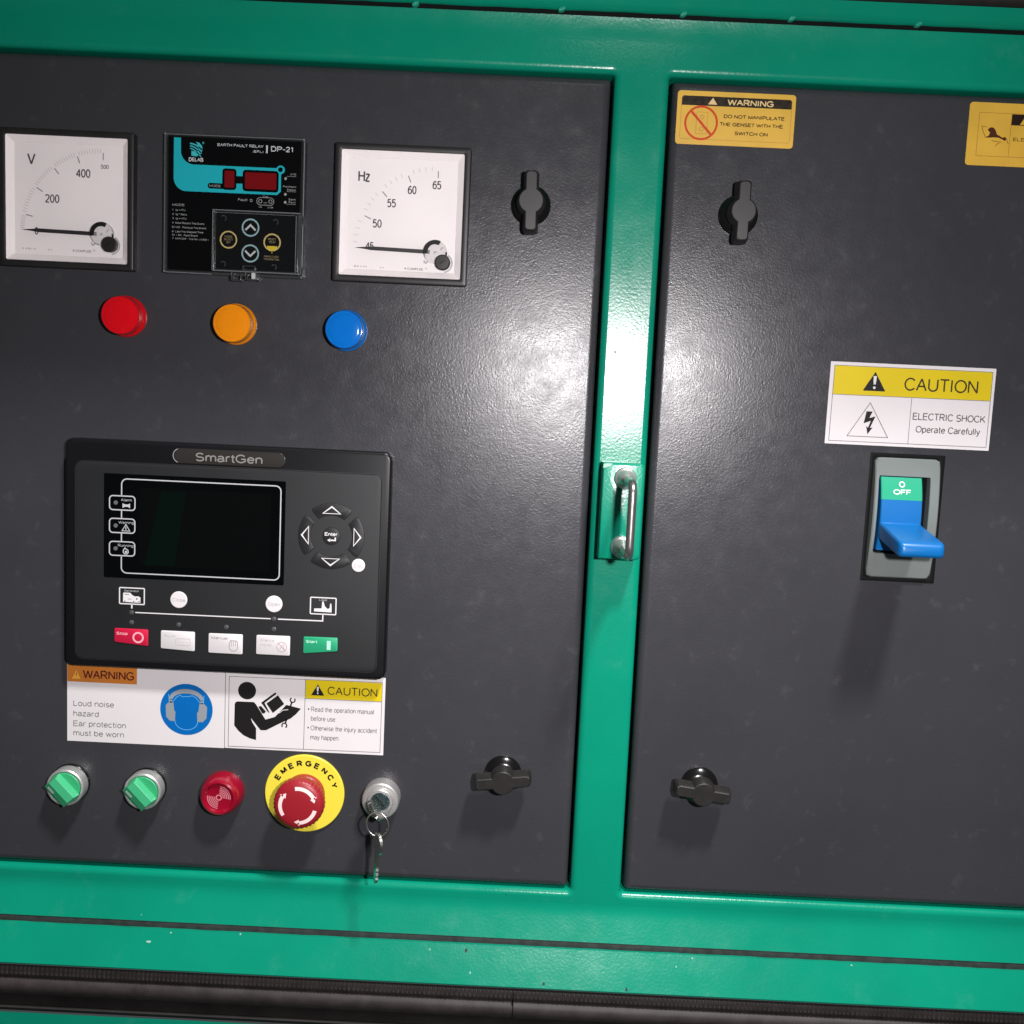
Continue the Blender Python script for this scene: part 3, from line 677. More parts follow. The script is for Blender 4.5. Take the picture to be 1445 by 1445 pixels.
mb.text('PRESS 3 SEC', -243.4, -232.9, 465.6, 1.2, ZR); mb.text('FOR RESETTING', -243.4, -232.7, 463.7, 1.2, ZR)
part('set_key_print', mb, mat('brown_gold_ink', (0.36, 0.27, 0.14), 0.5), er)
mb = MB(); mb.poly([(-241.6, 473.6), (-241.2, 472.0), (-239.4, 470.7), (-237.8, 470.3), (-236.2, 470.7), (-234.4, 472.0), (-234.0, 473.6)], ZR + .05); mb.rect(-238.0, 468.4, -237.6, 470.4, ZR)
part('set_key_band', mb, GOLD, er)
# clear hinged flap over the keys
mb = MB(); mb.rect(-278.9, 454.8, -217.0, 496.2, 8.8); fl = part('clear_flap', mb, CLEARPL, er)
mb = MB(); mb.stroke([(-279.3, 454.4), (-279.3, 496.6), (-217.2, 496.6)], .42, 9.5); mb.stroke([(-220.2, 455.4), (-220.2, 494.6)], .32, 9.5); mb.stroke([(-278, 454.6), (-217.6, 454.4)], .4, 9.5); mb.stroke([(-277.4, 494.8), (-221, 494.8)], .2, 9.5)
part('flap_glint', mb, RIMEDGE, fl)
mb = MB(); mb.rframe((-279.8, 453.8, -216.2, 497.0), (-278.2, 455.6, -219.4, 495.6), 1.2, .8, 5.4, 9.4, .4); mb.rplate(-220.6, 455.6, -219.8, 495.4, .2, 5.6, 9.0, .2)
part('flap_rim', mb, CLEARRIM, fl)
for x, y in ((-272.6, 491.6), (-235.6, 490.4), (-272.6, 459.6), (-236.2, 458.9)):
    mb = MB(); mb.arc(x, y, 1.5, 2.0, -60, 150, ZR + .02); part('flap_stud', mb, mat('dim_stud', (0.05, 0.05, 0.052), 0.4), fl)
for x0, x1, y0, y1 in ((-266.4, -258.8, 448.0, 454.6), (-256.4, -246.8, 448.8, 454.8), (-218.6, -214.6, 488.6, 495.2), (-218.6, -214.6, 452.6, 459.4)):
    mb = MB(); mb.rframe((x0, y0, x1, y1), (x0 + .9, y0 + .9, x1 - .9, y1 - .9), .8, .5, 2.0, 8.6, .4); mb.rplate(x0 + 1.6, y0 + 1.2, x0 + 2.6, y1 - 1.2, .4, 2, 9.0, .3)
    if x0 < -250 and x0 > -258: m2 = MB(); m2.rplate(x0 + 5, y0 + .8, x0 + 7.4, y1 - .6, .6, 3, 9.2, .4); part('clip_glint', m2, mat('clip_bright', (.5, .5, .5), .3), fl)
    part('flap_clip' if y1 < 456 and x1 < -230 else 'flap_hinge', mb, CLEARRIM, fl)
mb = MB(); mb.rframe((-257.6, 455.4, -248.4, 458.8), (-256.9, 456.0, -249.1, 458.2), .5, .3, 8.8, 9.6, .2); part('flap_latch', mb, CLEARRIM, fl)

# ------------------------------------------------------------------ pilot lamps
def lamp(cx, cy, label, m, mg):
    t = thing('pilot_lamp', label, 'pilot lamp', (cx, cy, ZD), 'round pilot lamps in a row under the meters')
    mb = MB(); mb.lathe(cx, cy, [(14.9, ZD), (14.9, .6), (14.8, 1.2), (14.55, 1.8), (14.2, 2.3), (13.9, 2.6), (13.7, 3.2), (13.6, 10.2), (13.5, 11.1), (13.25, 11.8), (12.9, 12.2), (12.5, 12.3)], 64); part('collar', mb, m, t)
    mb = MB(); mb.arc(cx, cy, 10.2, 12.55, 0, 360, 11.6, 64); part('groove', mb, mg, t)
    mb = MB(); mb.lathe(cx, cy, [(11.0, 11.4), (10.95, 12.1), (10.6, 12.5), (9.8, 12.7), (6, 12.95), (0, 13.1)], 56); part('lens', mb, m, t)
lamp(-344.2, 419.8, 'red round pilot lamp under the voltmeter', REDPL, REDGR)
lamp(-264.2, 417.8, 'orange round pilot lamp under the black relay', ORPL, ORGR)
lamp(-183.9, 417.0, 'blue round pilot lamp under the frequency meter', BLPL, BLGR)

# ------------------------------------------------------------------ generator controller
gc = thing('generator_controller', 'black generator controller with a dark screen, round arrow pad and a row of coloured keys', 'controller', (-266, 246, 0))
ZH, ZF = 9.0, 9.5
mb = MB(); mb.rplate(-384.9, 161.2, -146.9, 330.6, 6.0, ZD, ZH, 2.2, n=8)
part('housing', mb, GLOSSBLK if False else mat('controller_black', (0.005, 0.005, 0.006), 0.33, spec=0.4, bump=(0.5, 0.12, 0.02), var=(40, .15)), gc)
mb = MB(); mb.rframe((-377.6, 166.4, -152.9, 314.8), (-376.7, 167.3, -153.8, 313.9), 6.4, 5.6, ZH - .5, ZH + .14, .1); part('face_groove', mb, OUTLINE, gc)
mb = MB(); mb.rplate(-376.7, 167.3, -153.8, 313.9, 5.6, ZH - .4, ZF, .5, n=8); part('face_plate', mb, FACEBLK, gc)
mb = MB(); mb.rplate(-356.0, 229.4, -223.3, 306.2, 1.0, ZF - .2, ZF + .12, 0); scn = part('screen', mb, LCD, gc)
mb = MB(); mb.rect(-330, 239, -234, 296.5, ZF + .2); part('lcd', mb, mat('lcd_area', (0.0016, 0.0021, 0.0021), 0.08, spec=.35), scn)
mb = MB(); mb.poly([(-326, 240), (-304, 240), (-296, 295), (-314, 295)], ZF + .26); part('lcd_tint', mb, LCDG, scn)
ZL = ZF + .3
ln = [(-343.0, 233.2 + 4)] + [(-339.0 - 4 * math.cos(R(a)), 237.2 - 4 * math.sin(R(a))) for a in range(15, 91, 15)]
ln = rrect(-343.0, 233.2, -226.7, 302.6, 4.0)
def gapped(mb, pts, wd, z):
    # left side is broken by the three indicator boxes
    seg = [p for p in pts]; mb.stroke(seg, wd, z, True)
mb = MB()
bt = [(-343.0, 245.9 if False else 246.2)]
right = [p for p in rrect(-343.0, 233.2, -226.7, 302.6, 4.0)]
# open path: down from the lowest box, round the screen, back to the top box
i0 = [k for k, p in enumerate(right) if p[0] < -342.9]
path = [(-343.0, 246.0), (-343.0, 237.2)] + [(-339.0 - 4 * math.cos(R(a)), 237.2 - 4 * math.sin(R(a))) for a in range(15, 91, 15)]
path += [(-230.7 + 4 * math.sin(R(a)), 237.2 - 4 * math.cos(R(a))) for a in range(0, 91, 15)] + [(-230.7 + 4 * math.cos(R(a)), 298.6 + 4 * math.sin(R(a))) for a in range(0, 91, 15)]
path += [(-339.0 - 4 * math.sin(R(a)), 298.6 + 4 * math.cos(R(a))) for a in range(0, 91, 15)] + [(-343.0, 290.2)]
mb.stroke(path, .85, ZL)
for y0, y1 in ((279.7, 290.0), (262.9, 273.3), (246.0, 256.3)): mb.stroke(rrect(-351.8, y0, -333.2, y1, 2.4), .85, ZL, True)
for y0, y1 in ((273.7, 279.3), (256.7, 262.5)): mb.stroke([(-343.0, y0), (-343.0, y1)], .85, ZL)
part('screen_line', mb, mat('screen_white_ink', (0.50, 0.50, 0.51), 0.4), scn)
mb = MB(); mb.text('Alarm', -343.5, -335.6, 286.2, 1.9, ZL); mb.text('Warning', -345.2, -333.9, 269.6, 1.9, ZL); mb.text('Running', -345.5, -334.2, 252.6, 1.9, ZL)
mb.poly([(-342.3, 281.3), (-340.4, 282.2), (-338.4, 282.2), (-336.8, 281.2), (-336.8, 284.7), (-338.4, 283.9), (-340.4, 283.9), (-342.3, 284.7)], ZL)
mb.stroke([(-342.6, 264.4), (-336.9, 264.4), (-339.75, 269.2)], .55, ZL, True); mb.stroke([(-339.75, 265.2), (-339.75, 267.6)], .6, ZL)
mb.stroke([(-341.5, 248.4), (-341.6, 250.0), (-340.4, 251.8), (-339.4, 250.9), (-338.2, 250.2), (-337.9, 248.6), (-338.8, 247.4), (-340.6, 247.3)], .7, ZL, True); mb.disc(-339.6, 248.9, .9, ZL)
part('indicator_print', mb, MIDINK, scn)
for y in (284.9, 268.0, 251.1):
    mb = MB(); mb.lathe(-347.3, y, [(1.55, ZL - .3), (1.5, ZL + .1), (0, ZL + .25)], 20); part('indicator_led', mb, mat('screen_led', (0.12, 0.12, 0.125), .4), scn)
# maker badge
mb = MB(); mb.rplate(-306.2, 315.9, -224.1, 326.8, 5.4, ZH - .3, ZH + .5, .3, n=10); bd = part('badge', mb, BADGE, gc)
mb = MB(); mb.text('SmartGen', -289.2, -240.7, 317.9, 6.3, ZH + .62, .15); part('badge_lettering', mb, SILVER, bd)
mb = MB(); mb.arc(-300.6, 321.4, 5.0, 5.3, 110, 250, ZH + .6); part('badge_edge', mb, MIDINK, bd)
# arrow pad
nx, ny = -189.3, 267.7
def navkey(a):
    mb = MB(); P = []
    ro, ri = 24.2, 15.4
    h = 37.0
    A = [a - h + 2 * h * i / 16 for i in range(17)]
    def cl(t): return nx + math.cos(R(t)), ny + math.sin(R(t))
    outp = [(nx + ro * math.cos(R(t)), ny + ro * math.sin(R(t))) for t in A]
    inp = [(nx + ri * math.cos(R(t)), ny + ri * math.sin(R(t))) for t in A[::-1]]
    # shorten the ends so that they look rounded
    P = outp + [(nx + 21.5 * math.cos(R(a + h + 2)), ny + 21.5 * math.sin(R(a + h + 2)))] + inp + [(nx + 21.5 * math.cos(R(a - h - 2)), ny + 21.5 * math.sin(R(a - h - 2)))]
    mb.prism(P, ZF - .1, ZF + .42, .3); k = part('arrow_key', mb, KEYBLK, gc)
    m2 = MB(); m2.stroke(P, .55, ZF + .06, True); part('key_outline', m2, OUTLINE, k)
    m3 = MB(); c, s_ = math.cos(R(a)), math.sin(R(a))
    tip, bs, hw = 21.6, 16.6, 6.4
    tri = [(nx + tip * c, ny + tip * s_), (nx + bs * c - hw * s_, ny + bs * s_ + hw * c), (nx + bs * c + hw * s_, ny + bs * s_ - hw * c)]
    m3.stroke(tri, 1.05, ZF + .55, True); part('arrow_mark', m3, WHITE, k)
for a in (90, 180, 270, 0): navkey(a)
mb = MB(); mb.lathe(nx, ny, [(6.3, ZF - .1), (6.2, ZF + .35), (5.8, ZF + .5), (0, ZF + .55)], 40); ek = part('enter_key', mb, KEYBLK, gc)
mb = MB(); mb.arc(nx, ny, 6.25, 6.8, 0, 360, ZF + .06, 40); part('key_outline', mb, OUTLINE, ek)
mb = MB(); mb.text('Enter', nx - 4.7, nx + 4.7, ny + .2, 2.6, ZF + .68, .19); mb.stroke([(nx + 3.1, ny - .8), (nx + 3.1, ny - 3.0), (nx - 1.0, ny - 3.0)], 1.0, ZF + .68); mb.poly([(nx - 2.8, ny - 3.0), (nx - .6, ny - 4.3), (nx - .6, ny - 1.7)], ZF + .68)
part('enter_mark', mb, WHITE, ek)
def roundkey(name, cx, cy, r, txt, wd, h):
    mb = MB(); mb.lathe(cx, cy, [(r, ZF - .1), (r - .05, ZF + .4), (r - .45, ZF + .6), (0, ZF + .65)], 36); k = part(name, mb, KEYWHITE, gc)
    m2 = MB(); m2.arc(cx, cy, r, r + .5, 0, 360, ZF + .06, 36); part('key_outline', m2, OUTLINE, k)
    m3 = MB(); m3.text(txt, cx - wd / 2, cx + wd / 2, cy - h / 2, h, ZF + .75); part('key_print', m3, PALEINK, k)
roundkey('escape_key', -168.8, 247.0, 4.9, 'Esc', 6.8, 2.9)
roundkey('close_key', -300.4, 215.1, 6.25, 'Close', 9.6, 2.5)
roundkey('open_key', -230.1, 215.3, 6.25, 'Open', 8.6, 2.5)
# mimic line and pictograms
mb = MB(); mb.stroke(rrect(-344.2, 210.2, -325.9, 222.2, .6), .85, ZL, True); mb.stroke(rrect(-203.2, 209.4, -184.4, 221.7, .6), .85, ZL, True)
mb.stroke([(-335.1, 210.0), (-335.1, 206.9)], 1.1, ZL); mb.stroke([(-332.5, 204.0), (-232.3, 204.1)], .8, ZL); mb.stroke([(-227.0, 204.1), (-193.9, 204.3), (-193.9, 209.2)], .9, ZL)
mb.poly([(-341.6, 211.6), (-328.8, 211.4), (-328.7, 215.2), (-330.2, 216.2), (-333.0, 216.0), (-334.6, 216.8), (-336.4, 218.6), (-341.2, 218.6), (-341.6, 217.6)], ZL)
mb.poly([(-200.5, 211.2), (-187.5, 211.0), (-187.6, 215.0), (-187.9, 217.6), (-188.7, 217.6), (-189.0, 214.2), (-190.5, 213.4), (-192.6, 215.4), (-193.6, 218.9), (-194.6, 218.9), (-194.9, 213.7), (-200.4, 213.4)], ZL)
part('mimic_print', mb, WHITE, gc)
mb = MB(); mb.text('Generator', -340.8, -329.8, 219.3, 1.5, ZL); mb.text('Load', -196.8, -191.3, 219.3, 1.5, ZL); part('mimic_lettering', mb, MIDINK, gc)
mb = MB(); mb.stroke([(-340.6, 217.4), (-337.2, 217.2)], .4, ZL + .06); mb.stroke([(-338, 213.9), (-335.2, 213.9)], .3, ZL + .06); mb.disc(-331.4, 214.2, .6, ZL + .06, 10)
for x in (-340.2, -333.7, -329.8): mb.disc(x, 212.2, .45, ZL + .06, 8)
part('mimic_detail', mb, OUTLINE, gc)
for x, y in ((-335.3, 203.9), (-335.3, 196.4), (-300.4, 196.3), (-265.1, 196.2), (-229.9, 196.4), (-230.0, 204.0)):
    mb = MB(); mb.lathe(x, y, [(1.75, ZF - .1), (1.7, ZF + .1), (1.2, ZF + .3), (0, ZF + .4)], 20); part('status_led', mb, LED, gc)
def softkey(name, pts, m):
    def rnd(pts, r=1.0):
        out = []; n = len(pts)
        for i in range(n):
            a, b, c = Vector(pts[i - 1]), Vector(pts[i]), Vector(pts[(i + 1) % n])
            p, q = b + (a - b).normalized() * r, b + (c - b).normalized() * r
            out += [tuple(p), tuple((p + q) / 2 * .35 + b * .65 * 1.0) if False else tuple((p * .25 + b * .5 + q * .25)), tuple(q)]
        return out
    P = rnd(pts)
    mb = MB(); mb.prism(P, ZF - .1, ZF + .7, .45); k = part(name, mb, m, gc)
    m2 = MB(); m2.stroke(offset(P, .3), .7, ZF + .06, True); part('key_outline', m2, OUTLINE, k)
    return k
ZK = ZF + .8
k = softkey('stop_key', [(-347.8, 181.3), (-322.8, 179.1), (-322.8, 191.6), (-347.8, 191.6)], KEYRED)
mb = MB(); mb.text('Stop', -346.2, -337.8, 186.8, 2.2, ZK, .2); mb.arc(-330.1, 185.3, 2.9, 4.2, 0, 360, ZK, 36); part('key_print', mb, KEYPINK, k)
k = softkey('auto_key', [(-313.4, 178.0), (-288.2, 176.8), (-288.2, 191.5), (-313.4, 191.5)], KEYWHITE)
mb = MB(); mb.text('Auto', -311.2, -302.4, 187.0, 1.9, ZK); mb.stroke(rrect(-302.2, 181.0, -291.6, 186.0, .9), .32, ZK, True)
for q in range(4): mb.stroke([(-300.6 + q * 2.2, 182.6), (-300.2 + q * 2.2, 184.4)], .3, ZK)
part('key_print', mb, PALEINK, k)
k = softkey('manual_key', [(-278.0, 176.4), (-252.7, 176.2), (-252.7, 191.3), (-278.0, 191.1)], KEYWHITE)
mb = MB(); mb.text('Manual', -275.8, -263.7, 187.0, 1.9, ZK); mb.stroke([(-262.6, 184.2), (-262.4, 180.4), (-260.8, 178.6), (-257.8, 178.6), (-256.4, 180.4), (-256.4, 185.2), (-257.4, 186.3), (-261.6, 186.3)], .34, ZK, True)
for q in range(3): mb.stroke([(-261.0 + q * 1.5, 182.2), (-261.0 + q * 1.5, 186.0)], .3, ZK)
part('key_print', mb, GREYINK, k)
k = softkey('silence_key', [(-242.6, 177.0), (-217.6, 176.9), (-217.6, 191.7), (-242.6, 191.5)], KEYWHITE)
mb = MB(); mb.text('Silence', -239.4, -229.4, 187.0, 1.9, ZK); mb.text('Mode', -239.4, -231.2, 183.6, 1.9, ZK); part('key_print', mb, PALEINK, k)
mb = MB(); mb.stroke(circ(-223.6, 183.3, 3.7, 24), .34, ZK, True); mb.stroke([(-226.1, 185.9), (-221.1, 180.7)], .34, ZK); mb.stroke([(-225.2, 181.6), (-222.4, 185.4), (-221.8, 181.4)], .3, ZK); part('mute_mark', mb, mat('rose_ink', (0.42, 0.24, 0.25), .5), k)
k = softkey('start_key', [(-207.7, 179.3), (-182.4, 182.0), (-182.4, 192.2), (-207.7, 192.0)], KEYGREEN)
mb = MB(); mb.text('Start', -205.8, -197.3, 187.4, 2.2, ZK, .2); mb.rect(-190.3, 182.9, -187.5, 189.6, ZK); part('key_print', mb, KEYMINT, k)

# ------------------------------------------------------------------ stickers
ZS = ZD + 0.18
def tri(cx, y0, hw, h): return [(cx - hw, y0), (cx + hw, y0), (cx, y0 + h)]
t = thing('warning_sticker', 'white sticker with an orange WARNING box and blue ear muff sign below the controller', 'sticker', (-328, 130, ZS))
mb = MB(); mb.rplate(-387.8, 99.9, -268.3, 161.0, .3, ZD, ZS, 0); part('backing', mb, LABELW, t)
mb = MB(); mb.rect(-387.6, 146.2, -335.0, 160.6, ZS + .1); part('orange_band', mb, ORANGE, t)
mb = MB(); mb.poly(tri(-380.8, 148.5, 3.3, 6.6), ZS + .2); part('alert_triangle', mb, ORANGEY, t)
mb = MB(); mb.text('WARNING', -375.9, -337.2, 149.0, 6.7, ZS + .2, .15); mb.stroke([(-380.8, 150.8), (-380.8, 153.4)], .5, ZS + .26); part('warning_word', mb, DKRED, t)
mb = MB(); mb.text('Loud noise', -383.1, -352.2, 127.4, 4.4, ZS + .1, .115); mb.text('hazard', -383.1, -363.8, 119.5, 4.4, ZS + .1, .115); mb.text('Ear protection', -383.1, -343.2, 111.6, 4.4, ZS + .1, .115); mb.text('must be worn', -383.1, -344.6, 104.3, 4.4, ZS + .1, .115)
part('lettering', mb, GREYINK, t)
mb = MB(); mb.disc(-297.3, 128.7, 19.9, ZS + .1, 72); pc = part('blue_disc', mb, BLUEINK, t)
def ell(cx, cy, a, b, t0, t1, n=18): return [(cx + a * math.cos(R(t0 + (t1 - t0) * i / n)), cy + b * math.sin(R(t0 + (t1 - t0) * i / n))) for i in range(n + 1)]
mb = MB(); zz = ZS + .2
mb.poly([(-312.6, 122.4), (-309.8, 119.4), (-305.9, 119.2), (-305.6, 126.6), (-306.6, 127.6), (-307.2, 133.8), (-309.4, 134.6), (-312.0, 132.6), (-313.0, 131.2)], zz)
mb.poly([(-282.0, 122.4), (-284.8, 119.4), (-288.9, 119.4), (-289.2, 126.4), (-288.2, 127.4), (-287.4, 133.6), (-285.2, 134.4), (-282.6, 132.4), (-281.6, 131.0)], zz)
bo = ell(-297.4, 136.0, 13.2, 8.6, 180, 0); bi = ell(-297.4, 135.6, 10.6, 5.6, 0, 180)
mb.poly((bo + bi)[::-1], zz)
mb.poly([(-310.6, 136.4), (-308.0, 136.0), (-308.2, 133.4), (-309.8, 133.4)], zz); mb.poly([(-284.2, 136.4), (-286.8, 136.0), (-286.6, 133.4), (-285.0, 133.4)][::-1], zz)
part('ear_muff', mb, MUFFGREY, pc)
mb = MB(); mb.stroke([(-307.4, 134.6), (-304.6, 138.2), (-302.0, 139.6), (-300.4, 138.4), (-298.4, 138.8), (-296.4, 138.6), (-293.0, 139.6), (-290.0, 138.0), (-287.0, 134.2)], .5, zz + .05)
mb.stroke(ell(-297.2, 119.6, 8.6, 6.8, 180, 360), .55, zz + .05); mb.stroke([(-310.8, 140.2), (-310.4, 134.0)], .5, zz + .05); mb.stroke([(-284.1, 140.0), (-284.4, 134.0)], .5, zz + .05)
part('head_outline', mb, SKYINK, pc)

t = thing('caution_sticker', 'white sticker with a black figure reading a manual beside a yellow CAUTION box', 'sticker', (-208, 130, ZS))
mb = MB(); mb.rplate(-267.9, 100.2, -147.3, 160.4, .3, ZD, ZS, 0); part('backing', mb, LABELW, t)
mb = MB(); mb.rect(-207.4, 142.0, -149.7, 156.3, ZS + .1); part('yellow_band', mb, YEL, t)
mb = MB(); mb.stroke([(-265.2, 101.7), (-149.8, 102.4), (-149.6, 156.7), (-265.2, 156.0)], .42, ZS + .16, True); mb.stroke([(-207.9, 102.2), (-207.6, 156.2)], .42, ZS + .16); mb.stroke([(-207.6, 141.8), (-149.8, 141.9)], .42, ZS + .17)
part('border_line', mb, GREYINK, t)
mb = MB(); mb.disc(-251.6, 145.6, 6.8, ZS + .1, 40)
mb.poly([(-260.8, 134.6), (-260.2, 136.2), (-258.8, 136.9), (-246.3, 137.0), (-244.6, 135.2), (-237.3, 123.8), (-230.2, 126.2), (-221.8, 136.0), (-216.4, 134.9), (-210.6, 133.6), (-214.2, 129.2), (-218.2, 125.6), (-228.4, 120.2), (-236.6, 115.5), (-240.8, 115.3), (-243.2, 118.2), (-248.4, 124.6), (-247.2, 121.2), (-244.2, 116.6), (-244.1, 107.5), (-249.0, 108.6), (-253.8, 110.8), (-257.8, 114.2), (-260.9, 118.2)][::-1], ZS + .1)
mb.poly([(-240.8, 136.8), (-230.3, 145.3), (-229.2, 144.2), (-238.2, 136.7), (-234.2, 129.2), (-235.4, 129.6)][::-1], ZS + .1)
mb.poly([(-236.8, 136.4), (-228.2, 143.2), (-223.3, 136.6), (-231.8, 129.2)][::-1], ZS + .1)
mb.poly([(-242.9, 133.6), (-240.8, 134.2), (-237.0, 130.0), (-238.4, 128.4), (-240.0, 128.6)][::-1], ZS + .1)
mb.stroke([(-218.6, 135.0), (-217.6, 138.2)], 1.2, ZS + .1); mb.arc(-217.0, 140.0, 1.3, 2.3, 120, 400, ZS + .1); mb.stroke([(-221.2, 125.0), (-222.2, 121.6)], 1.2, ZS + .1); mb.arc(-222.9, 119.9, 1.3, 2.3, -60, 220, ZS + .1)
mb.poly(tri(-198.2, 144.5, 5.0, 8.6), ZS + .2)
part('reading_figure', mb, BLACKINK, t)
mb = MB(); mb.stroke([(-227.4, 129.2), (-224.2, 131.8), (-220.2, 132.4)], .5, ZS + .2); mb.poly([(-198.75, 147.6), (-197.65, 147.6), (-197.4, 151.2), (-199.0, 151.2)], ZS + .3); mb.disc(-198.2, 146.2, .65, ZS + .3, 12); part('white_detail', mb, LABELW, t)
mb = MB(); mb.text('CAUTION', -190.8, -153.2, 145.4, 6.4, ZS + .2, .125); part('caution_word', mb, mat('brown_black_ink', (0.045, 0.035, 0.012), .5), t)
mb = MB(); zz = ZS + .1
mb.text('Read the operation manual', -202.9, -155.4, 131.8, 3.8, zz, .11); mb.text('before use.', -202.9, -183.8, 124.6, 3.8, zz, .11); mb.text('Otherwise the injury accident', -203.0, -152.5, 117.2, 3.8, zz, .11); mb.text('may happen.', -203.0, -181.0, 110.0, 3.8, zz, .11)
part('lettering', mb, GREYINK, t)
mb = MB(); mb.disc(-204.8, 133.6, .6, zz, 10); mb.disc(-204.8, 119.1, .6, zz, 10); part('bullet', mb, BLACKINK, t)

t = thing('switch_warning_sticker', 'amber WARNING sticker with a red prohibition ring at the top left of the right door', 'sticker', (86.7, 577, ZS), 'amber stickers along the top of the right door')
mb = MB(); mb.rplate(45.0, 558.5, 128.4, 595.1, 2.4, ZD, ZS, 0); part('backing', mb, AMBER, t)
mb = MB(); mb.poly(rrect(48.2, 580, 125.5, 591.7, 1.6), ZS + .02) if False else mb.poly([(48.2, 585.2), (125.6, 585.2), (125.6, 590.4), (124.6, 591.6), (49.4, 591.6), (48.2, 590.4)], ZS + .1)
part('black_band', mb, mat('worn_black_ink', (0.022, 0.014, 0.008), .45, var=(3, .6)), t)
mb = MB(); mb.stroke(rrect(48.0, 562.2, 125.8, 591.6, 1.6), .22, ZS + .08, True); mb.stroke(rrect(59.2, 566.0, 67.0, 580.8, .4), .22, ZS + .08, True); mb.stroke(circ(63.1, 577.4, 1.3, 14), .3, ZS + .08, True); mb.stroke(circ(63.1, 569.2, 1.3, 14), .3, ZS + .08, True)
part('fine_line', mb, AMBERLINE, t)
mb = MB(); mb.arc(62.6, 573.4, 10.4, 11.9, 0, 360, ZS + .14, 56); mb.stroke([(55.0, 581.4), (70.2, 565.4)], 1.7, ZS + .16); part('prohibition_ring', mb, REDLINE, t)
mb = MB(); mb.poly(tri(69.9, 586.2, 3.3, 4.6), ZS + .2); mb.text('WARNING', 80.3, 112.8, 586.1, 4.2, ZS + .2, .19); part('warning_word', mb, mat('pale_amber_ink', (0.72, 0.52, 0.25), .45), t)
mb = MB(); mb.text('DO NOT MANIPULATE', 78.3, 121.4, 577.3, 2.6, ZS + .1, .2); mb.text('THE GENSET WITH THE', 75.7, 120.6, 571.9, 2.6, ZS + .1, .2); mb.text('SWITCH ON', 86.8, 110.2, 566.0, 2.6, ZS + .1, .2); part('lettering', mb, mat('brown_ink', (0.06, 0.03, 0.006), .5), t)

t = thing('shock_warning_sticker', 'amber electric hand warning sticker cut off by the right picture edge', 'sticker', (292, 575, ZS), 'amber stickers along the top of the right door')
mb = MB(); mb.rplate(250.8, 553.0, 334.2, 596.1, 2.4, ZD, ZS, 0); part('backing', mb, AMBER, t)
mb = MB(); mb.stroke(rrect(258.0, 559.6, 330, 589.2, .8), .3, ZS + .08, True); mb.stroke([(280.9, 559.6), (280.9, 589.2)], .3, ZS + .08)
part('fine_line', mb, AMBERLINE, t)
mb = MB(); mb.rect(281.0, 581.3, 330, 588.8, ZS + .12); part('black_band', mb, mat('black_band_ink', (0.018, 0.007, 0.004), .5), t)
mb = MB(); mb.poly(tri(290.3, 581.8, 3.4, 5.6), ZS + .2); part('alert_triangle', mb, AMBER, t)
mb = MB(); mb.text('ELECTRIC SHOCK', 283.2, 322, 570.6, 2.4, ZS + .1, .16); part('lettering', mb, mat('brown_ink', (0.1, 0.05, 0.01), .5), t)
mb = MB(); zz = ZS + .1
mb.poly([(264.6, 577.6), (266.2, 579.2), (268.6, 579.3), (270.2, 577.6), (271.6, 574.6), (273.4, 573.8), (275.4, 572.6), (277.6, 573.2), (278.6, 571.8), (277.6, 570.4), (275.6, 571.4), (273.0, 572.4), (270.0, 572.6), (266.6, 572.2), (263.0, 572.2), (265.8, 573.6), (266.6, 575.6)][::-1], zz)
part('hand_figure', mb, mat('dark_brown_ink', (0.07, 0.02, 0.008), .5), t)
mb = MB(); mb.stroke([(260.6, 580.0), (261.0, 577.6), (263.6, 572.4)], .45, zz); mb.stroke([(268.2, 570.2), (272.6, 569.8), (275.8, 569.6), (272.8, 568.6), (271.0, 566.6)], .45, zz); mb.stroke([(278.4, 572), (280.2, 568.4)], .4, zz); mb.stroke([(259.8, 580.0), (264.4, 579.4)], .3, zz)
part('hand_outline', mb, mat('brown_line_ink', (0.22, 0.11, 0.02), .5), t)

t = thing('shock_caution_sticker', 'white and yellow CAUTION electric shock sticker above the blue breaker handle', 'sticker', (227, 381, ZS))
mb = MB(); mb.rplate(167.6, 351.8, 287.3, 411.2, .4, ZD, ZS, 0); part('backing', mb, LABELW, t)
mb = MB(); mb.rect(170.7, 387.8, 285.0, 408.5, ZS + .1); part('yellow_band', mb, YEL, t)
mb = MB(); mb.stroke([(170.4, 354.1), (285.1, 354.2), (285.0, 408.6), (170.6, 408.6)], .42, ZS + .16, True); mb.stroke([(170.8, 387.7), (285.0, 387.8)], .42, ZS + .17); mb.stroke([(228.1, 354.3), (228.1, 387.6)], .38, ZS + .16); mb.stroke([(183.4, 358.0), (213.1, 358.0), (198.4, 382.6)], .5, ZS + .16, True)
part('border_line', mb, GREYINK, t)
mb = MB(); mb.poly(tri(200.3, 391.2, 8.2, 13.8), ZS + .2)
mb.poly([(196.2, 376.4), (200.6, 376.4), (198.6, 371.6), (203.0, 373.0), (199.6, 364.4), (201.6, 365.0), (198.2, 359.8), (196.8, 365.6), (198.2, 364.6), (199.8, 369.6), (194.8, 367.6)][::-1], ZS + .16)
part('black_pictogram', mb, BLACKINK, t)
mb = MB(); mb.poly([(199.5, 396.0), (201.1, 396.0), (201.5, 402.0), (199.1, 402.0)], ZS + .3); mb.disc(200.3, 393.6, .95, ZS + .3, 14); part('white_detail', mb, LABELW, t)
mb = MB(); mb.text('CAUTION', 221.9, 275.3, 392.5, 9.6, ZS + .2, .12); part('caution_word', mb, mat('brown_black_ink', (0.045, 0.035, 0.012), .5), t)
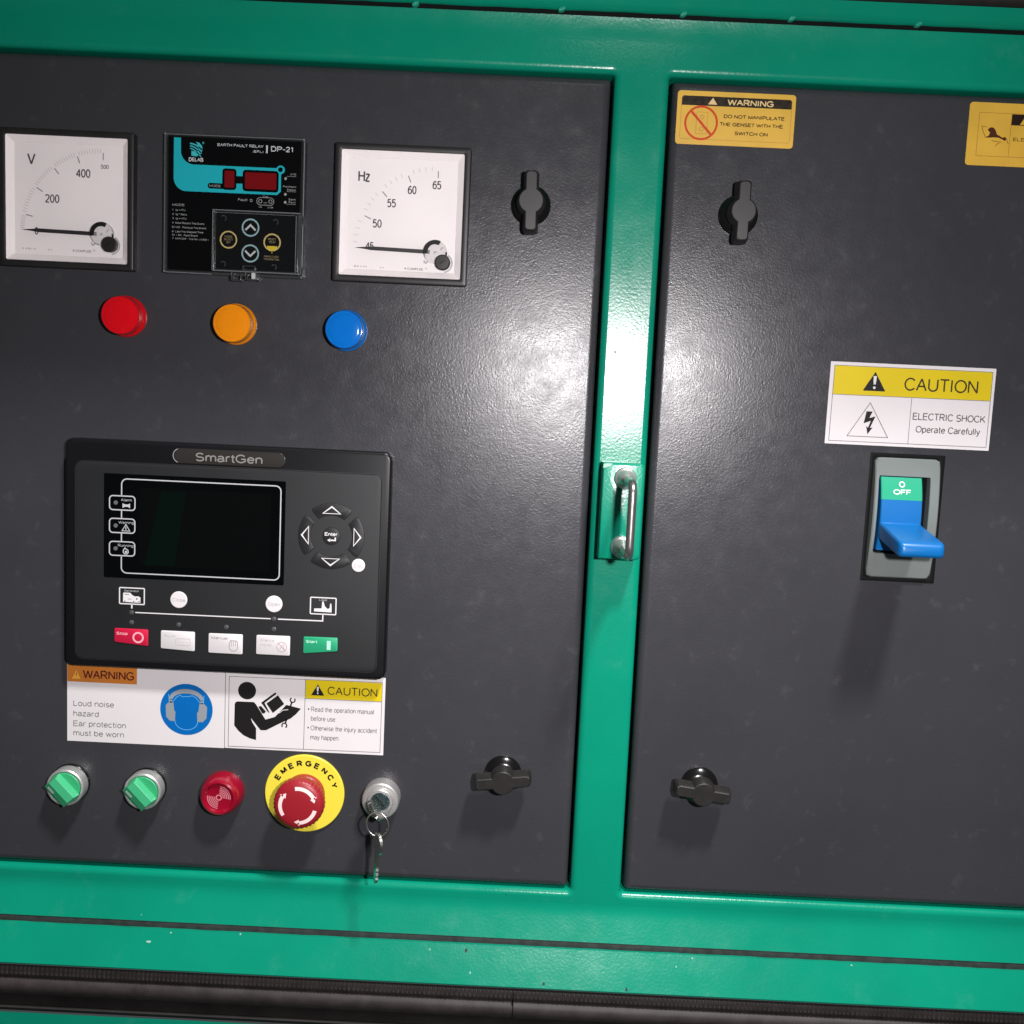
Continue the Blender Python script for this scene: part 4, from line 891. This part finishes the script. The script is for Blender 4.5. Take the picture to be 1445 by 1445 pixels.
mb = MB(); mb.text('ELECTRIC SHOCK', 230.0, 282.9, 371.8, 5.2, ZS + .1, .125); mb.text('Operate Carefully', 232.9, 279.9, 362.7, 4.9, ZS + .1, .125); part('lettering', mb, mat('soft_black_ink', (0.07, 0.065, 0.065), .55), t)

# ------------------------------------------------------------------ breaker with blue handle
t = thing('circuit_breaker', 'grey circuit breaker front with a protruding blue toggle handle marked OFF', 'circuit breaker', (229, 300, 0))
mb = MB(); mb.rframe((201.8, 252.0, 256.4, 346.8), (204.4, 255.0, 252.2, 344.0), .6, 3.0, ZD - 4, ZD + .5, .3); part('cutout_frame', mb, mat('cutout_black', (0.004, 0.004, 0.0045), .6, spec=.15), t)
mb = MB(); mb.poly([(202, 252.2), (256, 252.2), (256, 346.6), (202, 346.6)], ZD + .1); part('cutout_back', mb, BLACKGAP, t)
# grey cover, slightly waisted, with an opening for the toggle
def cover_loop(x0, y0, x1, y1, r, zf, n=5): return [(x, y, zf(y)) for x, y in rrect(x0, y0, x1, y1, r, n)]
ox = (204.6, 255.4, 251.8, 343.6); ix = (207.4, 273.6, 244.6, 330.4)
def dens(x0, y0, x1, y1, r):
    P = rrect(x0, y0, x1, y1, r, 5); out = []
    for a, b in zip(P, P[1:] + P[:1]):
        n = max(1, int(math.hypot(b[0] - a[0], b[1] - a[1]) / 6)); out += [(a[0] + (b[0] - a[0]) * i / n, a[1] + (b[1] - a[1]) * i / n) for i in range(n)]
    return out
nP = 96
def resamp(P, n):
    import bisect
    c = [0]
    for a, b in zip(P, P[1:] + P[:1]): c.append(c[-1] + math.hypot(b[0] - a[0], b[1] - a[1]))
    out = []
    for i in range(n):
        d = c[-1] * i / n; k = bisect.bisect_right(c, d) - 1; k = min(k, len(P) - 1); a = P[k]; b = P[(k + 1) % len(P)]; u = (d - c[k]) / max(c[k + 1] - c[k], 1e-6)
        out.append((a[0] + (b[0] - a[0]) * u, a[1] + (b[1] - a[1]) * u))
    return out
def rays(x0, y0, x1, y1, r, cx, cy, n=nP):
    """rounded rectangle sampled by direction so that loops of different size line up"""
    P = rrect(x0, y0, x1, y1, r, 8); out = []
    for i in range(n):
        a = 2 * math.pi * i / n; dx, dy = math.cos(a), math.sin(a); best = None
        for (ax, ay), (bx, by) in zip(P, P[1:] + P[:1]):
            ex, ey = bx - ax, by - ay; den = dx * ey - dy * ex
            if abs(den) < 1e-9: continue
            tt = ((ax - cx) * ey - (ay - cy) * ex) / den; uu = ((ax - cx) * dy - (ay - cy) * dx) / den
            if tt > 0 and -1e-6 <= uu <= 1 + 1e-6 and (best is None or tt < best): best = tt
        out.append((cx + dx * best, cy + dy * best))
    return out
bcx, bcy = 227.5, 301.0
bul = lambda y: 5.2 * max(0, 1 - ((y - 302) / 46.0) ** 2)
L = [[(x, y, ZD + .2) for x, y in rays(*ox, 3.2, bcx, bcy)], [(x, y, ZD + 2.2 + bul(y)) for x, y in rays(*ox, 3.2, bcx, bcy)],
     [(x, y, ZD + 3.0 + bul(y)) for x, y in rays(ox[0] + .8, ox[1] + .8, ox[2] - .8, ox[3] - .8, 2.6, bcx, bcy)],
     [(x, y, ZD + 3.1 + bul(y)) for x, y in rays(ix[0] - .3, ix[1] - .3, ix[2] + .3, ix[3] + .3, .6, bcx, bcy)], [(x, y, ZD + 2.6 + bul(y)) for x, y in rays(*ix, .4, bcx, bcy)], [(x, y, ZD - 3) for x, y in rays(*ix, .4, bcx, bcy)]]
mb = MB(); mb.loft(L, False, False); part('cover', mb, BRKGREY, t)
mb = MB(); mb.rect(ix[0] - 1, ix[1] - 1, ix[2] + 1, ix[3] + 1, ZD + .4); part('slot_back', mb, BLACKGAP, t)
# toggle drum: seen through the slot
def drum(y):      # z of the curved drum face
    rr = 78.0; return ZD + 11.5 - rr + math.sqrt(max(rr * rr - (y - 300.0) ** 2, 0))
tx0, tx1 = 208.8, 238.6
mb = MB(); ys = [277 + (329.9 - 277) * i / 24 for i in range(25)]
mb.loft([[(tx0, y, ZD), (tx0, y, drum(y) - .6), (tx0 + .6, y, drum(y)), (tx1 - .6, y, drum(y)), (tx1, y, drum(y) - .6), (tx1, y, ZD)][::-1] for y in ys], False, False, closed=False)
tg = part('toggle', mb, BRKBLUE, t)
mb = MB(); ys = [313.6 + (329.8 - 313.6) * i / 10 for i in range(11)]
mb.loft([[(tx0 - .05, y, drum(y) - .5), (tx0 + .6, y, drum(y) + .12), (tx1 - .6, y, drum(y) + .12), (tx1 + .05, y, drum(y) - .5)][::-1] for y in ys], False, False, closed=False)
part('off_patch', mb, BRKGREEN, tg)
mb = MB(); mb.text('OFF', 217.4, 230.4, 317.4, 3.8, 0, .19, zf=lambda y: drum(y) + .3)
i = len(mb.v); mb.arc(223.8, 324.8, 1.4, 2.2, 0, 360, 0, 24); mb.v[i:] = [(x, y, drum(y) + .3) for x, y, z in mb.v[i:]]
part('off_lettering', mb, WHITE, tg)
# lever
mb = MB(); zs = [ZD + 8.5, ZD + 10.8, ZD + 11.9, ZD + 15, ZD + 27, ZD + 42, ZD + 51, ZD + 54, ZD + 55.6, ZD + 56.2]
L = []
for z in zs:
    u = (z - zs[0]) / (zs[-1] - zs[0]); fl_ = 15.0 + 0.9 * u
    top = 297.2 - 9.0 * u + (1.0 if z < ZD + 11.5 else 0); bott = 284.5 - 7.2 * u
    e = [0, 0, 0, 0, 0, 0, 0, .6, 1.8, 3.4][zs.index(z)]
    L.append([(x, y, z) for x, y in rrect(223.9 - fl_ + e, bott + e, 223.9 + fl_ - e, top - e, 2.2, 4)])
mb.loft(L, False, True); part('lever', mb, BRKBLUE, tg, smooth=45)
mb = MB(); mb.rplate(209.0, 276.0, 238.4, 286.6, .6, ZD, ZD + 8.2, .5); part('lever_root', mb, BRKBLUE, tg)

# ------------------------------------------------------------------ pull handle on the post
t = thing('pull_handle', 'polished steel bow handle on a raised green box halfway up the green post', 'pull handle', (22, 295, 0))
# the handle stands on a deep folded green box
bx0, by0, bx1, by1, bz = 5.4, 262.0, 35.3, 331.4, 20.0
mb = MB()
def boxloop(d, z):
    p = [(bx0 + d, by0 + d)] + [(bx1 - d - 3 + 3 * math.cos(R(a)), by0 + d + 3 + 3 * math.sin(R(a))) for a in range(-90, 1, 15)]
    p += [(bx1 - d - 3 + 3 * math.cos(R(a)), by1 - d - 3 + 3 * math.sin(R(a))) for a in range(0, 91, 15)] + [(bx0 + d, by1 - d)]
    return [(x, y, z) for x, y in p]
mb.loft([boxloop(0, -.5), boxloop(0, bz - 1.6), boxloop(.25, bz - .8), boxloop(.8, bz - .25), boxloop(1.6, bz)])
part('mounting_box', mb, GREEN, t)
mb = MB(); mb.poly([(bx0 + .1, by1 - 4, bz)[:2], (bx0 + 5.4, by1 - 2.2), (bx0 + 6.8, by1 - .5), (bx0 + 2.6, by1 - .4), (bx0 + .2, by1 - 1)], bz + .08)
part('corner_chip', mb, CHIPW, t)
hx = 21.6; fy = (320.9, 271.4); zb = bz + 53
for y in fy:
    mb = MB(); mb.lathe(hx, y, [(8.0, bz), (8.0, bz + 2.0), (7.4, bz + 3.4), (6.2, bz + 4.4), (5.0, bz + 8.0), (3.6, bz + 13.0), (2.8, bz + 14.0)], 40); part('rosette', mb, SATIN, t)
path = [(hx, fy[0], bz + 3 + 7.5 * i) for i in range(6)]
rbend = 8.0
path += [(hx, fy[0] - rbend + rbend * math.cos(R(a)), zb - rbend + rbend * math.sin(R(a))) for a in range(0, 91, 10)]
path += [(hx, (fy[0] + fy[1]) / 2 + d, zb) for d in (10, 0, -10)]
path += [(hx, fy[1] + rbend - rbend * math.sin(R(a)), zb - rbend + rbend * math.cos(R(a))) for a in range(0, 91, 10)]
path += [(hx, fy[1], bz + 40.5 - 7.5 * i) for i in range(6)]
mb = MB(); mb.tube(path, 2.9, 20); part('grip', mb, STEEL, t, smooth=60)

# ------------------------------------------------------------------ selector switches
def selector(cx, cy, label):
    t = thing('selector_switch', label, 'selector switch', (cx, cy, ZD), 'green selector switches')
    mb = MB(); mb.lathe(cx, cy, [(14.9, ZD), (14.9, ZD + 1.4), (14.5, ZD + 1.9), (13.2, ZD + 2.0)], 48); part('base_ring', mb, KNOBBASE, t)
    mb = MB(); mb.lathe(cx, cy, [(14.2, ZD + 1.6), (14.2, 8.0), (14.0, 9.0), (13.3, 9.7), (12.4, 9.7), (12.0, 9.2), (11.8, 8.0)], 56); part('bezel', mb, CHROME, t)
    mb = MB(); mb.lathe(cx, cy, [(11.8, 7.6), (11.7, 9.9), (11.2, 10.3), (0, 10.3)], 48); part('knob', mb, SWGREEN, t)
    mb = MB(); a = R(-47); ca, sa = math.cos(a), math.sin(a)
    mb.xf = lambda u, v, z: (cx + u * ca - v * sa, cy + u * sa + v * ca, z)
    # bar along u, width v
    def sect(z, ul, v0, v1): return [(-ul, v0, z), (ul, v0, z), (ul, v1, z), (-ul, v1, z)]
    mb.loft([sect(10.2, 10.8, -8.4, 5.4), sect(13.8, 10.6, -8.2, 5.2), sect(16.8, 10.1, -2.4, 4.6), sect(17.0, 9.8, -2.1, 4.2)])
    hd = part('handle', mb, SWGREEN2, t, smooth=20)
    mb = MB(); mb.xf = lambda u, v, z: (cx + u * ca - v * sa, cy + u * sa + v * ca, z)
    def fv(z): return -8.2 + (z - 13.8) / 3.0 * 5.8
    q = [(-8.6, 14.5), (-2.4, 14.5), (-2.4, 15.7), (-8.6, 15.7)]
    i = mb.add([(u, fv(z) - .08, z + .1) for u, z in q]); mb.f.append((i, i + 1, i + 2, i + 3)); part('marker', mb, SWMARK, hd)
selector(-385.2, 66.8, 'green selector knob in a chrome ring, first in the bottom row of buttons')
selector(-326.6, 66.6, 'green selector knob in a chrome ring, directly beside the red buzzer')

# ------------------------------------------------------------------ buzzer
t = thing('buzzer', 'dark red round buzzer with pale sound wave rings between selector knob and emergency stop', 'buzzer', (-268.2, 65.8, ZD))
cx, cy = -268.2, 65.8
mb = MB(); mb.lathe(cx, cy, [(16.2, ZD), (16.2, 3.0), (15.6, 6.5), (14.6, 10.0), (13.2, 12.4), (12.0, 13.2), (11.0, 12.9), (10.0, 11.4), (9.4, 11.2), (0, 11.2)], 64); part('dome', mb, BUZRED, t)
mb = MB(); zz = 11.35
for r in (3.4, 4.7, 6.0, 7.3, 8.6):
    mb.arc(cx, cy, r - .36, r + .32, -8, 84, zz); mb.arc(cx, cy, r - .36, r + .32, 172, 264, zz)
mb.arc(cx, cy, 1.5, 2.4, 0, 360, zz, 24); part('sound_mark', mb, PINKINK, t)

# ------------------------------------------------------------------ emergency stop
t = thing('emergency_stop', 'red mushroom emergency stop button with white arrows on a yellow EMERGENCY disc', 'emergency stop', (-206, 67.8, ZD))
cx, cy = -206.0, 67.8
mb = MB(); mb.lathe(cx, cy, [(30.2, ZD), (30.2, .4), (29.8, .8), (0, .8)], 80); pl = part('yellow_disc', mb, ESTOPY, t)
mb = MB(); mb.arctext('EMERGENCY', cx, cy, 23.9, 149, 19, 4.6, 1.0, .95, .25); part('lettering', mb, BLACKINK, pl)
mb = MB(); mb.lathe(cx, cy, [(15.6, .8), (15.6, 5.6), (14.6, 6.6), (14.2, 13.8)], 56); part('collar', mb, STOPRED, t)
n = 144; hz0 = 5.0
mb = MB(); mb.lathe(cx, cy, [(r, z + hz0) for r, z in ((14.0, 8.2), (17.6, 8.4), (18.4, 9.2), (18.7, 12), (18.5, 16.5), (17.9, 17.6), (16.8, 18.6), (14, 19.4), (8, 19.9), (0, 20.0))], n,
                    rf=lambda i, r, z: 1 + (0.018 * math.cos(2 * math.pi * i / 4) if (r > 17.7 and z < 17 + hz0) else 0)); hd = part('mushroom_head', mb, STOPRED, t, smooth=60)
mb = MB()
def hz(x, y):
    r_ = math.hypot(x - cx, y - cy); return hz0 + 20.0 - (.1 * r_ / 8 if r_ < 8 else .1 + .5 * (r_ - 8) / 6 if r_ < 14 else .6 + .8 * (r_ - 14) / 2.8) + .16
for a0, a1 in ((100, 29), (-14, -84), (216, 150)):
    i0 = len(mb.v); mb.arc(cx, cy, 11.7, 14.5, a0, a1, 0, 12)
    p = lambda r_, a_: (cx + r_ * math.cos(R(a_)), cy + r_ * math.sin(R(a_)))
    i1 = mb.add([(*p(10.5, a1), 0), (*p(15.7, a1), 0), (*p(12.6, a1 - 17), 0)]); mb.f.append((i1, i1 + 1, i1 + 2))
    mb.v[i0:] = [(x, y, hz(x, y)) for x, y, z in mb.v[i0:]]
part('twist_arrow', mb, PINKW, hd)

# ------------------------------------------------------------------ key switch with keys
t = thing('key_switch', 'silver key lock switch at the right end of the bottom button row', 'key switch', (-147, 68.3, ZD))
cx, cy = -146.9, 68.6
mb = MB(); mb.lathe(cx, cy, [(14.0, ZD), (14.0, 9.0), (13.7, 10.2), (12.9, 10.9), (11.2, 11.1), (10.2, 10.6), (9.9, 12.4), (9.3, 13.0), (7.6, 13.1), (7.2, 12.2), (6.9, 11.0)], 64); part('barrel', mb, SATIN, t)
mb = MB(); mb.lathe(cx, cy, [(6.9, 10.8), (6.8, 11.6), (6.2, 12.0), (0, 12.0)], 40); co = part('lock_core', mb, CORE, t)
mb = MB(); mb.stroke([(cx - 3.4, cy + 3.8), (cx + .6, cy + .2), (cx + 2.6, cy - 3.6)], 1.1, 12.12); part('keyway', mb, BLACKINK, co)
def key_shape(holes=True):
    bow = [(9.0 * math.cos(R(a)), 8.0 * math.sin(R(a))) for a in range(-62, 243, 12)]
    bow = [(x, y) for x, y in bow]
    blade = [(-3.2, -7.4), (-3.2, -10.2), (-2.6, -10.6), (-2.6, -28.0), (-1.2, -30.0), (0.6, -30.0), (1.6, -28.4), (2.4, -26.8), (1.2, -25.2), (2.6, -23.4), (1.6, -21.6), (2.6, -20.0), (1.4, -18.2), (2.6, -16.6), (2.6, -10.6), (3.2, -10.2), (3.2, -7.4)]
    return bow + blade
def key_mesh(frame, th=1.0):
    mb = MB(); mb.xf = frame
    P = key_shape(); mb.loft([[(x, y, -th) for x, y in P], [(x, y, th) for x, y in P]], True, True); return mb
kt = thing('key', 'silver key pushed into the key lock switch', 'key', (cx, cy, 14), 'keys on the wire ring')
# inserted key: blade along -z into the core, bow standing out; width along a tilted line
dirw = Vector((-0.55, 0.83, 0)).normalized(); nrm = Vector((dirw.y, -dirw.x, 0))
def f_in(u, v, w_):
    base = Vector((cx - 1.3, cy - 0.6, 0)) + dirw * u * .92 + nrm * w_; return (base.x, base.y, 26.0 + v * .9)
mb = key_mesh(f_in, 1.1); part('key_body', mb, KEYMETAL, kt)
q = (-145.4, 61.0, 35.0)
rg = thing('key_ring', 'thin wire split ring hanging from the key in the lock', 'key ring', q)
mb = MB(); ring = []
for i in range(49):
    a = 2 * math.pi * i / 48; ring.append((q[0] + 8.4 * math.cos(a), q[1] + 9.0 * math.sin(a), q[2] + 1.6 * math.cos(a) + .3 * math.sin(a)))
mb.tube(ring, .42, 8, False); mb.tube([(x * 1.0 + .5, y + .3, z + .9) for x, y, z in ring[6:40]], .4, 8); part('ring_wire', mb, STEEL, rg, smooth=70)
hk = thing('key', 'silver spare key dangling edge on below the wire ring', 'key', (-143.4, 50, 38), 'keys on the wire ring')
ang = R(64)
def f_h(u, v, w_):
    x = u * math.cos(ang) - w_ * math.sin(ang); z = u * math.sin(ang) + w_ * math.cos(ang)
    return (-144.4 + x + (v + 8) * .02, 48.2 + v, 38.5 + z)
mb = key_mesh(f_h, .95); part('key_body', mb, KEYMETAL, hk)
